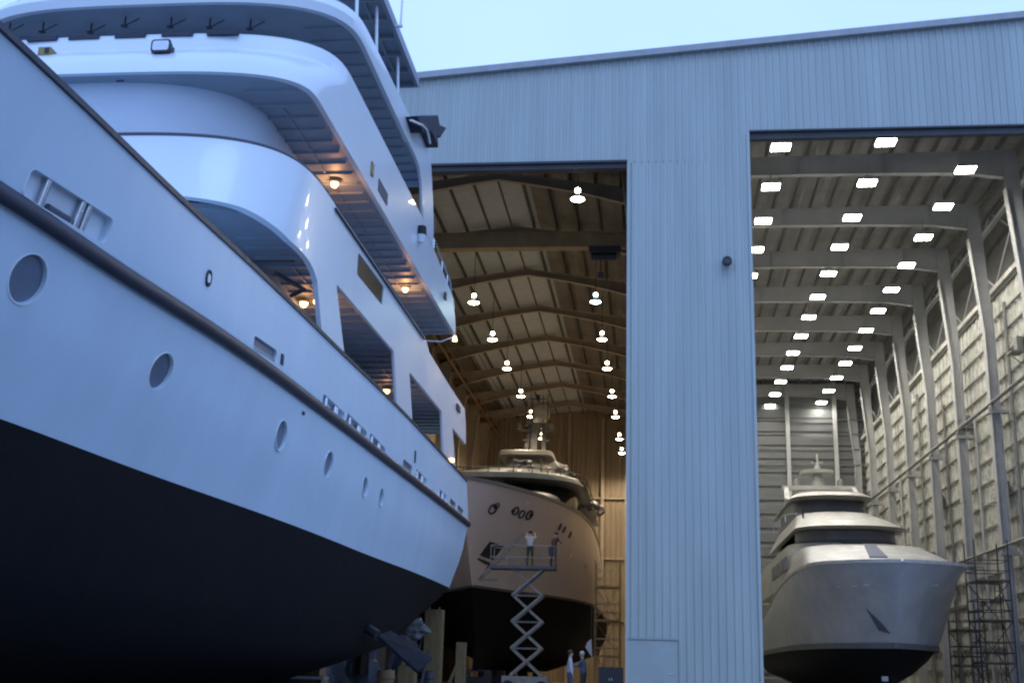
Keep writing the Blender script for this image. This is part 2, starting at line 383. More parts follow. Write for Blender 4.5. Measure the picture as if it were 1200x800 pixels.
# braces in the open clerestory
for a, b in zip(CY[:-1], CY[1:]):
    f = MB(); f.tube([(18.9, a + .3, 22.2), (18.9, b - .3, 26.2)], .055, 6); f.tube([(18.8, a + .3, 26.2), (18.8, b - .3, 22.2)], .055, 6)
    S(f.build('clerestory_brace', 'frameR', shed))
f = MB(); f.bar((18.7, FY + .6, 25.5), (18.7, 108.4, 25.5), .2, .24); S(f.build('eave_strut', 'frameR', shed))
f = MB(); f.box((XRr + .9, FY + .5, 21.5), (XRr + 1.0, 108.4, 27)); S(f.build('gutter_screen', 'purlinR', shed))
# crane rails along the columns
for z, xr in ((15.4, 17.65), (7.9, 17.75)):
    f = MB(); f.tube([(xr + .2, FY + 1, z), (xr + .2, 108.0, z)], .07, 6); f.bar((xr + .45, FY + 1, z + .1), (xr + .45, 108, z + .1), .12, .05); S(f.build('crane_rail', 'girt', shed))
for i, y in enumerate([52.6, 56.2, 60.3, 63.6, 67.4, 71.0, 74.8, 78.2, 82, 85.6, 89.4, 93]):
    f = MB(); x = 18.78; f.tube([(x, y, 0), (x, y, 20.8 - (i % 3) * 2.4)], .07 + .03 * (i % 2), 6)
    for z in (4, 8, 12, 16): f.box((x - .09, y - .1, z - .04), (XRr - .1, y + .1, z + .04))
    S(f.build('wall_pipe', ('girt', 'purlinR', 'frameR')[i % 3], shed))
for y, z, w in ((58.6, 13.2, 1.6), (65.8, 10.6, 1.2), (72.5, 15.6, 1.4), (61.5, 17.4, 1.0), (80.5, 12, 1.3), (56, 9.6, 1.5)):
    f = MB(); f.box((18.2, y - w/2, z), (18.85, y + w/2, z + .06)); f.box((18.55, y - w*.3, z + .06), (18.85, y + w*.3, z + .85)); f.tube([(18.22, y - w/2, z + .5), (18.22, y + w/2, z + .5)], .025, 5); f.bar((18.22, y, z), (18.85, y, z - .6), .05)
    S(f.build('service_bracket', 'girt', shed))
f = MB(); f.box((XRl - .1, FY + .5, 0), (XRl - .02, 108.5, 27.2)); S(f.build('dividing_wall', 'wallR', shed))
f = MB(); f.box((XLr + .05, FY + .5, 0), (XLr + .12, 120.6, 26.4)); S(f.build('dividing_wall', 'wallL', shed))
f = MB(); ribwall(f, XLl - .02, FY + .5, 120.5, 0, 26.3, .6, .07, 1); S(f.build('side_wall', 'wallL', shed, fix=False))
# rear walls
f = MB(); corr(f, XLl, XLr, k(0), lambda x: zL(x) + .6, 120.5, pitch=.5, dep=.08)
rw = S(f.build('rear_wall', 'wallL', shed, fix=False))
f = MB()
for x in (-12.6, -8.4, -5.0, -2.6): f.bar((x, 120.1, 0), (x, 120.1, zL(x)), .3, .3, up=(0, 1, 0))
for z in (6, 12, 18): f.box((XLl, 120.15, z - .08), (XLr, 120.35, z + .08))
f.build('wall_frame', 'frameL', rw)
# rear wall right: horizontal laps
f = MB(); z = 0; vs = []; prof = []
while z < 27.4:
    prof += [(108.5, z), (108.38, z + .15), (108.38, z + .95), (108.5, z + 1.1)]; z += 1.25
vs = [(x, y, zz) for (y, zz) in prof for x in (XRl, XRr + 1)]
f.add(vs, [(2*i, 2*i+1, 2*i+3, 2*i+2) for i in range(len(prof) - 1)])
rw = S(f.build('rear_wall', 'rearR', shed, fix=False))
for x in (8.0, 12.2, 16.4):
    f = MB(); f.bar((x, 108.1, 0), (x, 108.1, zR(x) + .3), .34, .34, up=(0, 1, 0)); f.build('wind_post', 'frameR', rw)
f = MB()
for z in (19.5, 20.9, 22.3, 23.6): f.box((XRl, 108.1, z), (XRr, 108.2, z + .09))
f.build('girts', 'purlinR', rw)
# outer skin so the shed reads as a building from the side
f = MB(); f.box((-22, FY + .3, 0), (-21.9, 121, 25.6)); S(f.build('outer_wall', 'clad', shed))
f = MB(); f.box((37.9, FY + .3, 0), (38, 121, 27)); S(f.build('outer_wall', 'clad', shed))
f = MB()
for x0, x1 in ((-22, 24), (24, 38)):
    f.add([(x0, FY + .05, roof_z(x0) + .05), (x1, FY + .05, roof_z(x1) + .05), (x1, 121, roof_z(x1) + .05), (x0, 121, roof_z(x0) + .05)], [(0,1,2,3)])
S(f.build('outer_roof', 'trim', shed, fix=False))
# round lamp/siren on the pillar
p = at(852, 306, 'Y', FY - .3)
o = empty('wall_siren', (p.x, FY - .05, p.z), 'small round dark siren fixed high on the ribbed pillar between the two doors', 'siren')
f = MB(); f.disc((0, 0, 0), (0, -1, 0), .06, .2, 10); f.build('bracket', 'trim', o)
f = MB(); f.tube([(0, -.12, 0), (0, -.2, 0), (0, -.42, -.02)], [.12, .21, .19], 20); f.build('housing', 'dark', o, 40)
f = MB(); f.tube([(0, -.40, -.02), (0, -.425, -.02)], .13, 16); f.build('lens', 'glass', o)

# ------------------------------------------------------------------ overhead lights
ORD = ['nearest', 'second', 'third', 'fourth', 'fifth', 'sixth', 'seventh', 'eighth', 'ninth', 'tenth', 'eleventh', 'twelfth', 'farthest']
def floodlight_proto():
    o = empty('ceiling_floodlight')
    f = MB(); f.box((-.46, -.40, .05), (.46, .40, .22)); f.box((-.22, -.18, .26), (.22, .18, .36)); f.build('housing', 'galv', o)
    f = MB(); f.box((-.42, -.36, .0), (.42, .36, .047)); f.build('lens', 'flood', o)
    f = MB(); f.tube([(0, 0, .36), (0, 0, 1.1)], .03, 6); f.build('hanger', 'galv', o)
    l = bpy.data.lights.new('lamp', 'SPOT'); l.energy = LP; l.color = (1, .95, .86); l.spot_size = math.radians(172); l.spot_blend = .4; l.shadow_soft_size = .3
    lo = bpy.data.objects.new('lamp', l); COL.objects.link(lo); lo.parent = o; lo.location = (0, 0, -.08)
    return o
LP = 400.0
fp = None
rows = ((6.05, 'left', list(range(13))), (10.76, 'middle', list(range(13))), (15.16, 'right', list(range(1, 13))))
for x, nm, idx in rows:
    for i in idx:
        if fp is None: fp = floodlight_proto(); o = fp
        else: o = copy_tree(fp)
        y = 52.2 + 4.70 * i + (.3 if x < 7 else 0) + (-1.4 if x > 14 else 0) + (.05 * (i % 3))
        o.location = (x + random.uniform(-.03, .03), y, 25.0)
        side = nm + ' row'
        j = i - idx[0]
        word = ORD[j] if j < len(idx) - 1 else 'farthest'
        tag(o, f'square white roof floodlight, {word} one of the {side} in right hall', 'ceiling light', f'square floodlights in the {nm} row of the right hall')
def bell_proto(lens, col, power):
    o = empty('high_bay_lamp')
    f = MB(); f.tube([(0,0,.0), (0,0,.16), (0,0,.34), (0,0,.46)], [.44, .38, .2, .12], 20, caps=False); f.build('shade', 'galv', o, 50)
    f = MB(); f.tube([(0,0,-.06), (0,0,.01), (0, 0, .1)], [.30, .40, .36], 20); f.build('lens', lens, o, 50)
    f = MB(); f.tube([(0,0,.46), (0,0,.5), (0,0,.68), (0,0,.74)], [.10, .15, .15, .06], 12); f.build('top_bulb', lens, o, 50)  # glows with the lens material, the bright small bulb above the shade
    f = MB(); f.tube([(0,0,.74), (0,0,4.2)], .025, 6); f.build('hanger', 'dark', o)
    l = bpy.data.lights.new('lamp', 'SPOT'); l.energy = power; l.color = col; l.shadow_soft_size = .3; l.spot_size = math.radians(158); l.spot_blend = .5
    lo = bpy.data.objects.new('lamp', l); COL.objects.link(lo); lo.parent = o; lo.location = (0, 0, -.45)
    return o
bw = bell_proto('bell', (1, .81, .58), 2300.0); first = True
bc = bell_proto('bellcool', (.8, 1, .9), 1500.0); firstc = True
ys = [50.5, 66.1, 74.2, 81.9, 90.7, 98.4, 108.2, 115.5]
for x, nm in ((-3.35, 'right'), (-10.5, 'left')):
    yy = ys if x > -5 else ys[1:7]
    for j, y in enumerate(yy):
        cool = (x > -5 and j == 1)
        if cool: o = bc
        elif first: o = bw; first = False
        else: o = copy_tree(bw)
        o.location = (x + (y - 50) * .006, y, 21.75); o.scale = (.74, .74, .74)
        lo = [c for c in o.children if c.type == 'LIGHT'][0]
        if j == 0 and x > -5: wide = lo.data; lo.data = wide.copy(); lo.data.spot_size = math.radians(112); lo.data.spot_blend = .6
        elif not cool: lo.data = wide
        word = ORD[j] if j < len(yy) - 1 else 'farthest'
        lb = f'warm bell shaped high bay lamp, {word} of the {nm} row in left hall'
        if cool: lb = 'greenish white high bay lamp, second of the right row in left hall'
        tag(o, lb, 'ceiling light', 'bell lamps hanging in the left hall')

# overhead crane in the left hall
o = empty('overhead_crane', (-8.8, 58, 22.1), 'yellow brown bridge crane beam spanning the left hall under the roof', 'crane')
f = MB(); f.box((-7.6, -.3, .0), (7.9, .3, .1)); f.box((-7.6, -.3, .75), (7.9, .3, .85)); f.box((-7.6, -.2, .1), (7.9, .2, .75)); f.build('bridge_beam', 'crane', o)
f = MB(); f.box((-7.9, -1.4, .1), (-7.5, 1.4, .6)); f.box((7.8, -1.4, .1), (8.1, 1.4, .6)); f.build('end_carriage', 'crane', o)
f = MB(); f.box((5.6, -.5, -.35), (7.2, .5, -.03)); f.tube([(5.7, 0, -.45), (7.0, 0, -.45)], .2, 10); f.build('hoist_trolley', 'dark', o)
f = MB(); f.tube([(6.2, 0, -.6), (6.2, 0, -1.3)], .03, 6); f.box((6.05, -.1, -1.6), (6.35, .1, -1.3)); f.build('hook_block', 'dark', o)
# diagonal service pipe along the left wall
a, b = at(514, 402, 'X', -15.6), at(592, 522, 'X', -15.6)
f = MB(); f.tube([(-15.6, 50, a.z), (-15.6, 120, a.z)], .11, 8); f.tube([(-15.45, 50, a.z + .5), (-15.45, 120, a.z + .5)], .05, 6)
for y in range(52, 120, 4): f.bar((-16.6, y, a.z + .25), (-15.4, y, a.z + .25), .08, .5)
tag(f.build('service_pipe', 'pipe'), 'long copper coloured service pipe running high along the left wall', 'pipe')
#@@PART2
# ================================================================== NEAR YACHT
XC = -11.9
yacht = empty('motor_yacht', (XC, 24, 0), 'big white yacht with black bottom and stacked decks, filling the left side of the yard', 'yacht')
def K(o, par=yacht):
    o.location = -Vector(par.location); return o
SH = [(-3, 0), (-1.5, 1.0), (0, 1.9), (4, 3.5), (8, 4.4), (12, 4.72), (16, 4.8), (46, 4.8)]
RU = [(-2.6, 0), (-1, .6), (0, 1.0), (4, 2.4), (8, 3.5), (12, 4.2), (16, 4.6), (20, 4.78), (24, 4.8), (46, 4.8)]
WL = [(-1, 0), (0, .25), (4, 1.2), (8, 2.2), (12, 3.1), (16, 3.7), (20, 4.1), (26, 4.45), (32, 4.5), (40, 4.45), (46, 4.3)]
BI = [(1, 0), (4, .7), (8, 1.6), (12, 2.4), (16, 3.0), (20, 3.4), (28, 3.7), (36, 3.6), (46, 3.2)]
zSH = [(-3, 8.8), (0, 8.4), (4, 8.1), (8, 7.87), (11.2, 7.76), (15, 7.73), (19.7, 7.84), (25.8, 7.93), (32.6, 8.03), (38, 8.02), (46, 7.98)]
zRU = [(-3, 6.9), (0, 6.7), (4, 6.5), (8, 6.35), (12.3, 6.26), (15, 6.19), (19, 6.24), (26.2, 6.32), (32, 6.35), (38, 6.39), (46, 6.42)]
zWL = [(-3, 4.3), (8, 4.12), (14.35, 3.96), (18, 3.85), (22.5, 3.82), (30, 3.80), (37, 3.87), (46, 3.93)]
zBI = [(0, 2.3), (12, 1.6), (28, 1.4), (36, 1.5), (40, 1.9), (45, 3.2)]
def lerp(a, b, t): return a + (b - a) * t
NS = 60
def hull_grid(rows, xc):
    """rows: (y0, y1, halfwidth table, z table) bottom to top -> list of rows of port points"""
    out = []
    for y0, y1, hw, zz in rows:
        out.append([Vector((sinterp(hw, lerp(y0, y1, i / NS)), lerp(y0, y1, i / NS), sinterp(zz, lerp(y0, y1, i / NS)))) for i in range(NS + 1)])
    return out
def between(a, b, t, bulge=0):
    return [Vector((lerp(p.x, q.x, t) + bulge * 4 * t * (1 - t) * min(1, (p.x + q.x)), lerp(p.y, q.y, t), lerp(p.z, q.z, t))) for p, q in zip(a, b)]
def solid(mb, rows, xc):
    """closed solid through port rows and their mirror"""
    rings = []
    for i in range(NS + 1):
        port = [(xc + r[i].x, r[i].y, r[i].z) for r in rows]; stb = [(xc - r[i].x, r[i].y, r[i].z) for r in reversed(rows)]
        if i == 0: port = [(xc + max(.02, r[i].x), r[i].y, r[i].z) for r in rows]; stb = [(xc - max(.02, r[i].x), r[i].y, r[i].z) for r in reversed(rows)]
        rings.append(port + stb)
    mb.rings(rings)
g3 = hull_grid([(1, 43.4, BI, zBI), (-1, 44.9, WL, zWL), (-2.6, 45.9, RU, zRU), (-3, 45.1, SH, zSH)], XC)
bi, wl, ru, sh = g3
top = [wl, between(wl, ru, .2, .05), between(wl, ru, .4, .08), between(wl, ru, .6, .08), between(wl, ru, .8, .05), ru, between(ru, sh, .33), between(ru, sh, .66), sh]
f = MB(); solid(f, top, XC); hull = K(f.build('hull', 'hull', yacht))
keel = [Vector((.18, p.y, interp([(0, .9), (5, .32), (36, .32), (39, .5), (42, 1.5), (44, 2.6)], p.y))) for p in bi]
wl2 = [Vector((p.x - .006, p.y, p.z)) for p in wl]
f = MB(); solid(f, [keel, between(keel, bi, .5, .1), bi, between(bi, wl2, .3, .12), between(bi, wl2, .65, .12), wl2], XC); und = K(f.build('underbody', 'bottom', yacht, 50))
# raycast tables
def bvh_of(o):
    me = o.data; off = o.location + (o.parent.location if o.parent else Vector())
    return BVHTree.FromPolygons([v.co + off for v in me.vertices], [tuple(p.vertices) for p in me.polygons])
HB = bvh_of(hull)
def hit(px, py, tree=None):
    d = (RM @ Vector((px - 600, 400 - py, -F))).normalized()
    loc, n, i, dist = (tree or HB).ray_cast(CAM, d)
    if n is not None and n.dot(d) > 0: n = -n
    return loc, n
ports = [((33, 327), 1.0), ((189, 435), 1.0), ((330, 510), 1.0), ((385, 544), 1.0), ((428, 570), .85), ((447, 582), .8)]
cut = MB(); portdata = []
for (pxy, s) in ports:
    p, n = hit(*pxy); n = Vector((n.x, n.y, n.z)).normalized()
    R_ = .29 * s if pxy[0] > 100 else .32
    portdata.append((p, n, R_)); cut.disc(p + n * .15, -n, R_, .47, 28)
# freeing ports between rub rail and sheer (two opposite corners in the photo give each slot)
slots = [((32, 212), (128, 272), .36), ((297, 400), (324, 418), .24), ((378, 466), (403, 489), .22), ((406, 489), (429, 511), .22), ((433, 511), (451, 530), .22),
         ((472, 542), (483, 551), .24), ((487, 553), (500, 566), .24), ((513, 575), (523, 584), .22), ((527, 586), (534, 593), .22), ((536, 594), (543, 601), .22)]
slotdata = []
for a, b, h in slots:
    p, n = hit(*a); q, n2 = hit(*b); n = (n + n2).normalized(); d = (q - p).normalized(); up = n.cross(d).normalized()
    if up.z < 0: up = -up
    slotdata.append((p, q, n, d, up, h))
    mid = (p + q) / 2; L_ = (q - p).length / 2; dd = n * .13 if a[0] > 100 else n * .16
    pr = rounded(-L_, -h / 2, L_, h / 2, min(.09, h * .4), 4)
    r0 = [mid + d * x + up * y + n * .1 for x, y in pr]; r1 = [mid + d * x + up * y - dd for x, y in pr]
    cut.rings([r0, r1])
co = cut.build('cutter', 'port'); dgu = bpy.context.view_layer.update()
boolean_cut(hull, co)
if len(hull.data.materials) == 0: hull.data.materials.append(M['hull'])
smooth(hull.data, 28); hull.location = -yacht.location
for (p, n, R_) in portdata:
    f = MB(); 
    a = n.cross(Vector((0, 0, 1))).normalized(); b = a.cross(n)
    ring = [[p + n * dz + (a * math.cos(t) + b * math.sin(t)) * r for t in [2*PI*k/28 for k in range(28)]] for r, dz in ((R_ + .003, -.02), (R_ + .004, .006), (R_ + .022, .006), (R_ + .028, -.01))]
    f.rings(ring, caps=False); pf = K(f.build('porthole', 'super', yacht, 40))
    f = MB(); f.disc(p - n * .06, -n, R_ - .003, .02, 28); o = f.build('glass', 'portglass', pf); 
for (p, q, n, d, up, h) in slotdata:
    mid = (p + q) / 2; L_ = (q - p).length / 2
    f = MB(); rr = []
    for e, dz in ((-.002, -.03), (.004, .008), (.018, .008), (.026, -.01)):
        pr = rounded(-L_ - e, -h/2 - e, L_ + e, h/2 + e, min(.09, h*.4) + max(0, e), 4); rr.append([mid + d*x + up*y + n*dz for x, y in pr])
    f.rings(rr, caps=False); fp_ = K(f.build('freeing_port', 'super' if L_ < 1 else 'steel', yacht, 40))
    if L_ > .8:   # big mooring fairlead with rollers
        f = MB(); pr = rounded(-L_, -h/2, L_, h/2, min(.09, h*.4), 4); f.rings([[mid + d*x + up*y - n*dz for x, y in pr] for dz in (.12, .15)]); f.build('lit_view_panel', 'super', fp_)  # white panel stands in for the lit view through the fairlead
        for t, r in ((-.55, .05), (.28, .05), (.44, .05)):
            f = MB(); f.tube([mid + d*(t*L_) - up*h/2 - n*.05, mid + d*(t*L_) + up*h/2 - n*.05], r, 12); f.build('roller', 'steel', fp_, 40)
        f = MB(); f.tube([mid - d*L_*.35 - up*.13 - n*.08, mid + d*L_*.15 - up*.13 - n*.08], .05, 8); f.build('bollard', 'greypad', fp_)
    else:
        f = MB(); pr = rounded(-L_, -h/2, L_, h/2, min(.09, h*.4), 4); f.rings([[mid + d*x + up*y - n*dz for x, y in pr] for dz in (.05, .07)]); f.build('shade_panel', 'portglass', fp_)  # dark panel, not glass; its tone stands in for shade in the slot
        f = MB(); f.bar(mid - d*(L_*.96) - up*(h*.32) - n*.02, mid + d*(L_*.96) - up*(h*.32) - n*.02, .02, h*.16, up=up); f.build('flap', 'port', fp_)
# ring fairlead
p, n = hit(244, 326); a = n.cross(Vector((0,0,1))).normalized(); b = a.cross(n)
f = MB(); f.tube([p + n*.01 + a*(.085*math.cos(t)) + b*(.125*math.sin(t)) for t in [2*PI*k/24 for k in range(25)]], .022, 8, caps=False); K(f.build('fairlead', 'dark', yacht, 60))
f = MB(); f.disc(p, n, .075, .02, 16); K(f.build('fairlead_plug', 'super', yacht))
for px, py, hh in ((330, 421, .10), (355, 484, .03), (486, 535, .18)):
    p, n = hit(px, py); f = MB(); f.box((p.x - .01, p.y - .06, p.z - hh), (p.x + .03, p.y + .06, p.z + hh)); K(f.build('vent', 'dark', yacht))
# blue lettering stroke near the quarter
f = MB()
for a_, b_ in (((541, 654), (544, 648)), ((544, 648), (545, 651)), ((545, 651), (549, 642)), ((542, 655), (546, 652))):
    p, n = hit(*a_); q, n2 = hit(*b_); 
    if p and q: f.tube([p + n*.01, q + n*.01], .02, 5)
K(f.build('quarter_marking', 'bluemark', yacht))
# rub rail, cap rail
for nm, row, r, mm in (('rub_rail', ru, .115, 'navy'),):
    for s in (1, -1):
        pts = [Vector((XC + s * (p.x + .03), p.y, p.z)) for p in row[1:]]
        f = MB(); rings = []
        for i, p in enumerate(pts):
            d = (pts[min(i+1, len(pts)-1)] - pts[max(i-1, 0)]).normalized(); a = d.cross(Vector((0,0,1))).normalized()
            rings.append([p + a * math.cos(t) * .075 + Vector((0,0,1)) * math.sin(t) * .13 for t in [2*PI*k/12 for k in range(12)]])
        f.rings(rings); K(f.build(nm, mm, yacht, 60))
for s in (1, -1):
    rings = []
    for p in sh:
        x = p.x; rings.append([(XC + s*(x + .035), p.y, p.z - .05), (XC + s*(x + .035), p.y, p.z + .035), (XC + s*max(.01, x - .16), p.y, p.z + .035), (XC + s*max(.01, x - .16), p.y, p.z - .05)])
    f = MB(); f.rings(rings); K(f.build('cap_rail', 'navy', yacht, 30))
# stern door line and rudder / skeg
f = MB(); f.box((XC - .12, 38, .3), (XC + .12, 42.9, 2.6)); K(f.build('skeg', 'bottom', yacht))
for s in (-1, 1):
    f = MB(); f.add([(XC + s*1.9, 41.2, .7), (XC + s*1.9, 42.5, .7), (XC + s*1.9, 42.3, 2.9), (XC + s*1.9, 41.4, 2.9)] + [(XC + s*1.9 + .09, 41.2, .7), (XC + s*1.9 + .09, 42.5, .7), (XC + s*1.9 + .09, 42.3, 2.9), (XC + s*1.9 + .09, 41.4, 2.9)],
        [(0,1,2,3), (7,6,5,4), (0,1,5,4), (1,2,6,5), (2,3,7,6), (3,0,4,7)]); K(f.build('rudder', 'bottom', yacht))
    f = MB(); f.tube([(XC + s*1.9, 38.0, 2.5), (XC + s*1.9, 41.0, 1.9)], .06, 8)
    for q in range(4):
        t = q * PI / 2 + .4; c, s_ = math.cos(t), math.sin(t)
        f.add([(XC + s*1.9, 40.9, 1.92), (XC + s*1.9 + c*.35 - s_*.2, 40.85, 1.92 + s_*.35 + c*.2), (XC + s*1.9 + c*.6, 40.95, 1.92 + s_*.6), (XC + s*1.9 + c*.35 + s_*.2, 41.05, 1.92 + s_*.35 - c*.2)], [(0,1,2,3)])
    K(f.build('propeller', 'pipe', yacht))

# ---- deck levels --------------------------------------------------
def band(name, rows, yb, mm, thick=.12, ztop=None, N=34, side=24):
    """curved bulwark ring: rows = (z, yf, hw, depth, n) bottom to top"""
    paths = []
    for z, yf, hw, dep, n in rows:
        pth = superell(XC, yf, hw, dep, n, yb, N, side); paths.append([(x, y, z) for x, y in pth])
    for z, yf, hw, dep, n in reversed(rows):
        pth = superell(XC, yf + thick, hw - thick, dep, n, yb, N, side); paths.append([(x, y, z) for x, y in pth])
    if ztop:
        paths = [[(x, y, ztop(x, y, z)) for x, y, z in p] for p in paths]
    f = MB(); n = len(paths); rings = [[paths[r][i] for r in range(n)] for i in range(len(paths[0]))]
    f.rings(rings); return K(f.build(name, mm, yacht, 24))
def soffit(name, z, yf, hw, dep, n, yb, inner, mm='soffit', rib=.62, th=.1, ribh=.055):
    pth = superell(XC, yf, hw, dep, n, yb, 20, 10); f = MB()
    k_ = len(pth); f.add([(x, y, z) for x, y in pth] + [(x, y, z + th) for x, y in pth], [tuple(range(k_)), tuple(range(k_, 2*k_))[::-1]] + [(i, (i+1) % k_, k_ + (i+1) % k_, k_ + i) for i in range(k_)])
    y = yf + dep * .5
    while y < yb - .2:
        t = min(1, max(0, (y - yf) / dep)); w = hw * (1 - (1 - t) ** n) ** (1 / n) - .12
        f.box((XC + inner, y - .025, z - ribh), (XC + w, y + .025, z + .01)); f.box((XC - w, y - .025, z - ribh), (XC - inner, y + .025, z + .01)); y += rib
    f.box((XC + hw * .83, yf + dep, z - ribh * .6), (XC + hw * .83 + .05, yb - .2, z + .01))
    return K(f.build(name, mm, yacht))
def house(name, z0, z1, yf, hw, dep, n, yb, mm='super', rake=0):
    p0 = superell(XC, yf, hw, dep, n, yb, 18, 6); p1 = superell(XC, yf + rake, hw, dep, n, yb, 18, 6)
    pm = superell(XC, yf + rake * .7, hw, dep, n, yb, 18, 6)
    f = MB(); f.rings([[(x, y, z0) for x, y in p0], [(x, y, lerp(z0, z1, .7)) for x, y in pm], [(x, y, z1) for x, y in p1]]); return K(f.build(name, mm, yacht, 30))
# level A -----------------------------------------------------------
zbA = [(20.0, 9.62), (20.8, 9.5), (21.3, 9.35), (21.9, 9.2), (22.9, 9.12), (23.4, 8.98), (23.75, 8.7), (24.0, 8.3), (24.15, 7.9), (24.4, 7.75)]
ROWA = [(9.0, 20.2, 4.8, 3.95, 4), (9.8, 20.3, 4.8, 3.9, 4), (10.68, 20.62, 4.8, 3.8, 4), (11.02, 20.66, 4.8, 3.8, 4)]
def ztA(x, y, z):
    if z <= 9.0: return interp(zbA, y)
    return max(z, interp(zbA, y))
band('main_deck_bulwark', ROWA, 24.44, 'super', .12, ztA, 60, 1)
outer = [(24.42, 7.75), (42.6, 7.75), (41.35, 9.32), (44.55, 9.3), (44.35, 10.0), (43.95, 10.56), (40, 10.62), (36.3, 10.76), (35.9, 10.95), (35.5, 11.02), (24.42, 11.02)]
h1 = round_poly([(25.0, 9.33), (31.3, 9.42), (32.2, 7.80), (26.25, 7.80)], .12)
h2 = round_poly([(33.45, 9.4), (39.15, 9.42), (39.95, 7.80), (34.45, 7.80)], .12)
h3 = round_poly([(26.75, 10.14), (29.65, 10.22), (29.7, 10.78), (26.75, 10.72)], .14)
for s in (1, -1):
    val = XC + s * 4.745
    pl_ = plate('side_screen', outer, [h1, h2, h3], 'X', val, .1, 'super', yacht); K(pl_)
    f = MB(); f.box((val - .03, 26.6, 10.08), (val + .02, 29.8, 10.85)); K(f.build('side_window', 'warmglass', yacht))
    f = MB(); f.tube([(XC + s*4.83, y, 10.9) for y in (24.4, 30, 35.3)], .03, 8)
    K(f.build('rubbing_strip', 'dark', yacht))
# cap rail line round A
def railcap(name, z, yf, hw, dep, n, yb, r=.035, mm='greypad', ze=None):
    pth = superell(XC, yf, hw, dep, n, yb, 30, 12); f = MB(); f.tube([(x, y, (ze(y) if ze else z)) for x, y in pth], r, 6); return K(f.build(name, mm, yacht, 60))
railcap('cap_rail', 11.05, 20.66, 4.78, 3.8, 4, 35.4)
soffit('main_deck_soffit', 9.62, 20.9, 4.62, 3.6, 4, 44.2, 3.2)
house('main_deckhouse', 7.9, 9.66, 23.2, 3.25, 2.0, 3, 42, 'soffit')  # wall takes the dark soffit tone to paint in the recess shade
# dark windows on the main deckhouse
for y0 in (26, 29.2, 33.6, 36.8):
    for s in (1, -1):
        f = MB(); f.box((XC + s*3.25 - .02, y0, 8.5), (XC + s*3.25 + .02, y0 + 2.6, 9.45)); K(f.build('deckhouse_window', 'glass', yacht))
# level B -----------------------------------------------------------
ROWB = [(12.68, 21.15, 4.8, 1.75, 3.6), (13.0, 21.3, 4.8, 1.85, 3.6), (13.42, 21.7, 4.8, 2.1, 3.6), (14.12, 22.72, 4.8, 2.5, 3.6), (14.5, 22.85, 4.8, 2.6, 3.6)]
def ztB(x, y, z):
    if y > 34.6:
        lim = interp([(34.6, 14.5), (35.4, 14.3), (36.6, 14.2), (40.3, 13.87), (41.2, 12.9)], y); z = min(z, lim)
    return z
band('upper_deck_bulwark', ROWB, 41.15, 'super', .12, ztB, 34, 40)
railcap('cap_rail', 14.52, 22.88, 4.77, 2.6, 3.6, 34.5, .03, 'super')
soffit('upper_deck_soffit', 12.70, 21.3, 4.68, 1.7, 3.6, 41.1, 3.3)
house('upper_deckhouse', 9.7, 12.72, 21.95, 3.45, 2.2, 2.6, 38.5, 'shadewall', rake=-.35)
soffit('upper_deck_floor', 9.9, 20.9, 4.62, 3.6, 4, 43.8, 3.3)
# level C -----------------------------------------------------------
ROWC = [(15.88, 23.75, 4.8, 2.6, 3.4), (16.1, 23.7, 4.83, 2.6, 3.4), (16.42, 23.95, 4.8, 2.6, 3.4)]
def ztC(x, y, z): return z + (interp([(26, 0), (31, .25)], y) if z > 16.2 else 0)
band('bridge_deck_fascia', ROWC, 31.6, 'super', .12, ztC)
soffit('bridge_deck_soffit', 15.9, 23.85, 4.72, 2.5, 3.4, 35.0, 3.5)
house('bridge_deckhouse', 12.9, 15.92, 24.7, 3.5, 2.2, 2.8, 33.6, rake=.5)
wingp = [(31.3, 15.88), (32.7, 15.9), (33.3, 15.85), (33.75, 15.5), (34.0, 15.0), (34.3, 14.55), (34.6, 14.3), (36.05, 14.2), (36.0, 14.9), (35.7, 15.6), (35.3, 16.3), (34.95, 16.85), (34.5, 17.15), (33.7, 17.2), (32.9, 17.02), (31.9, 16.72), (31.3, 16.68)]
for s in (1, -1):
    K(plate('wing_screen', wingp, [], 'X', XC + s * 4.76, .1, 'super', yacht))
    # stair rails running down the aft side
    f = MB()
    x = XC + s * 4.72
    f.tube([(x, 34.6, 14.6), (x, 36.6, 14.75), (x, 40.1, 14.35), (x, 40.4, 13.9)], .03, 6)
    for y in (36.6, 38.3, 39.4): f.tube([(x, y, 14.0), (x, y, 14.72 - (y - 36.6) * .1)], .025, 6)
    K(f.build('hand_rail', 'steel', yacht, 60))
# bridge wings / deck 4 inner house under the hardtop
soffit('sun_deck', 16.6, 24.3, 4.6, 2.5, 3.4, 34.5, 3.5)
house('sun_deckhouse', 16.7, 18.5, 26.6, 3.0, 1.5, 3, 31)
f = MB(); hx = XC + 4.72
f.box((XC - 4.72, 25.6, 18.5), (hx, 32.95, 18.66))
y = 26.0
while y < 32.9: f.box((XC - 4.55, y - .05, 18.36), (hx - .12, y + .05, 18.5)); y += 1.0
f.box((hx - .12, 25.6, 18.36), (hx, 32.95, 18.5)); f.box((XC - 4.72, 25.6, 18.36), (XC - 4.6, 32.95, 18.5)); f.box((XC - 4.6, 32.84, 18.36), (hx - .12, 32.95, 18.5))
f.box((hx - .62, 25.7, 18.38), (hx - .56, 32.84, 18.5))
K(f.build('hardtop', 'soffit', yacht))
for y in (25.9, 28.1, 30.9):
    for s in (1, -1):
        f = MB(); f.tube([(XC + s*4.6, y - .1, 16.6), (XC + s*4.45, y + .15, 18.38)], .045, 10); K(f.build('hardtop_post', 'super', yacht, 60))
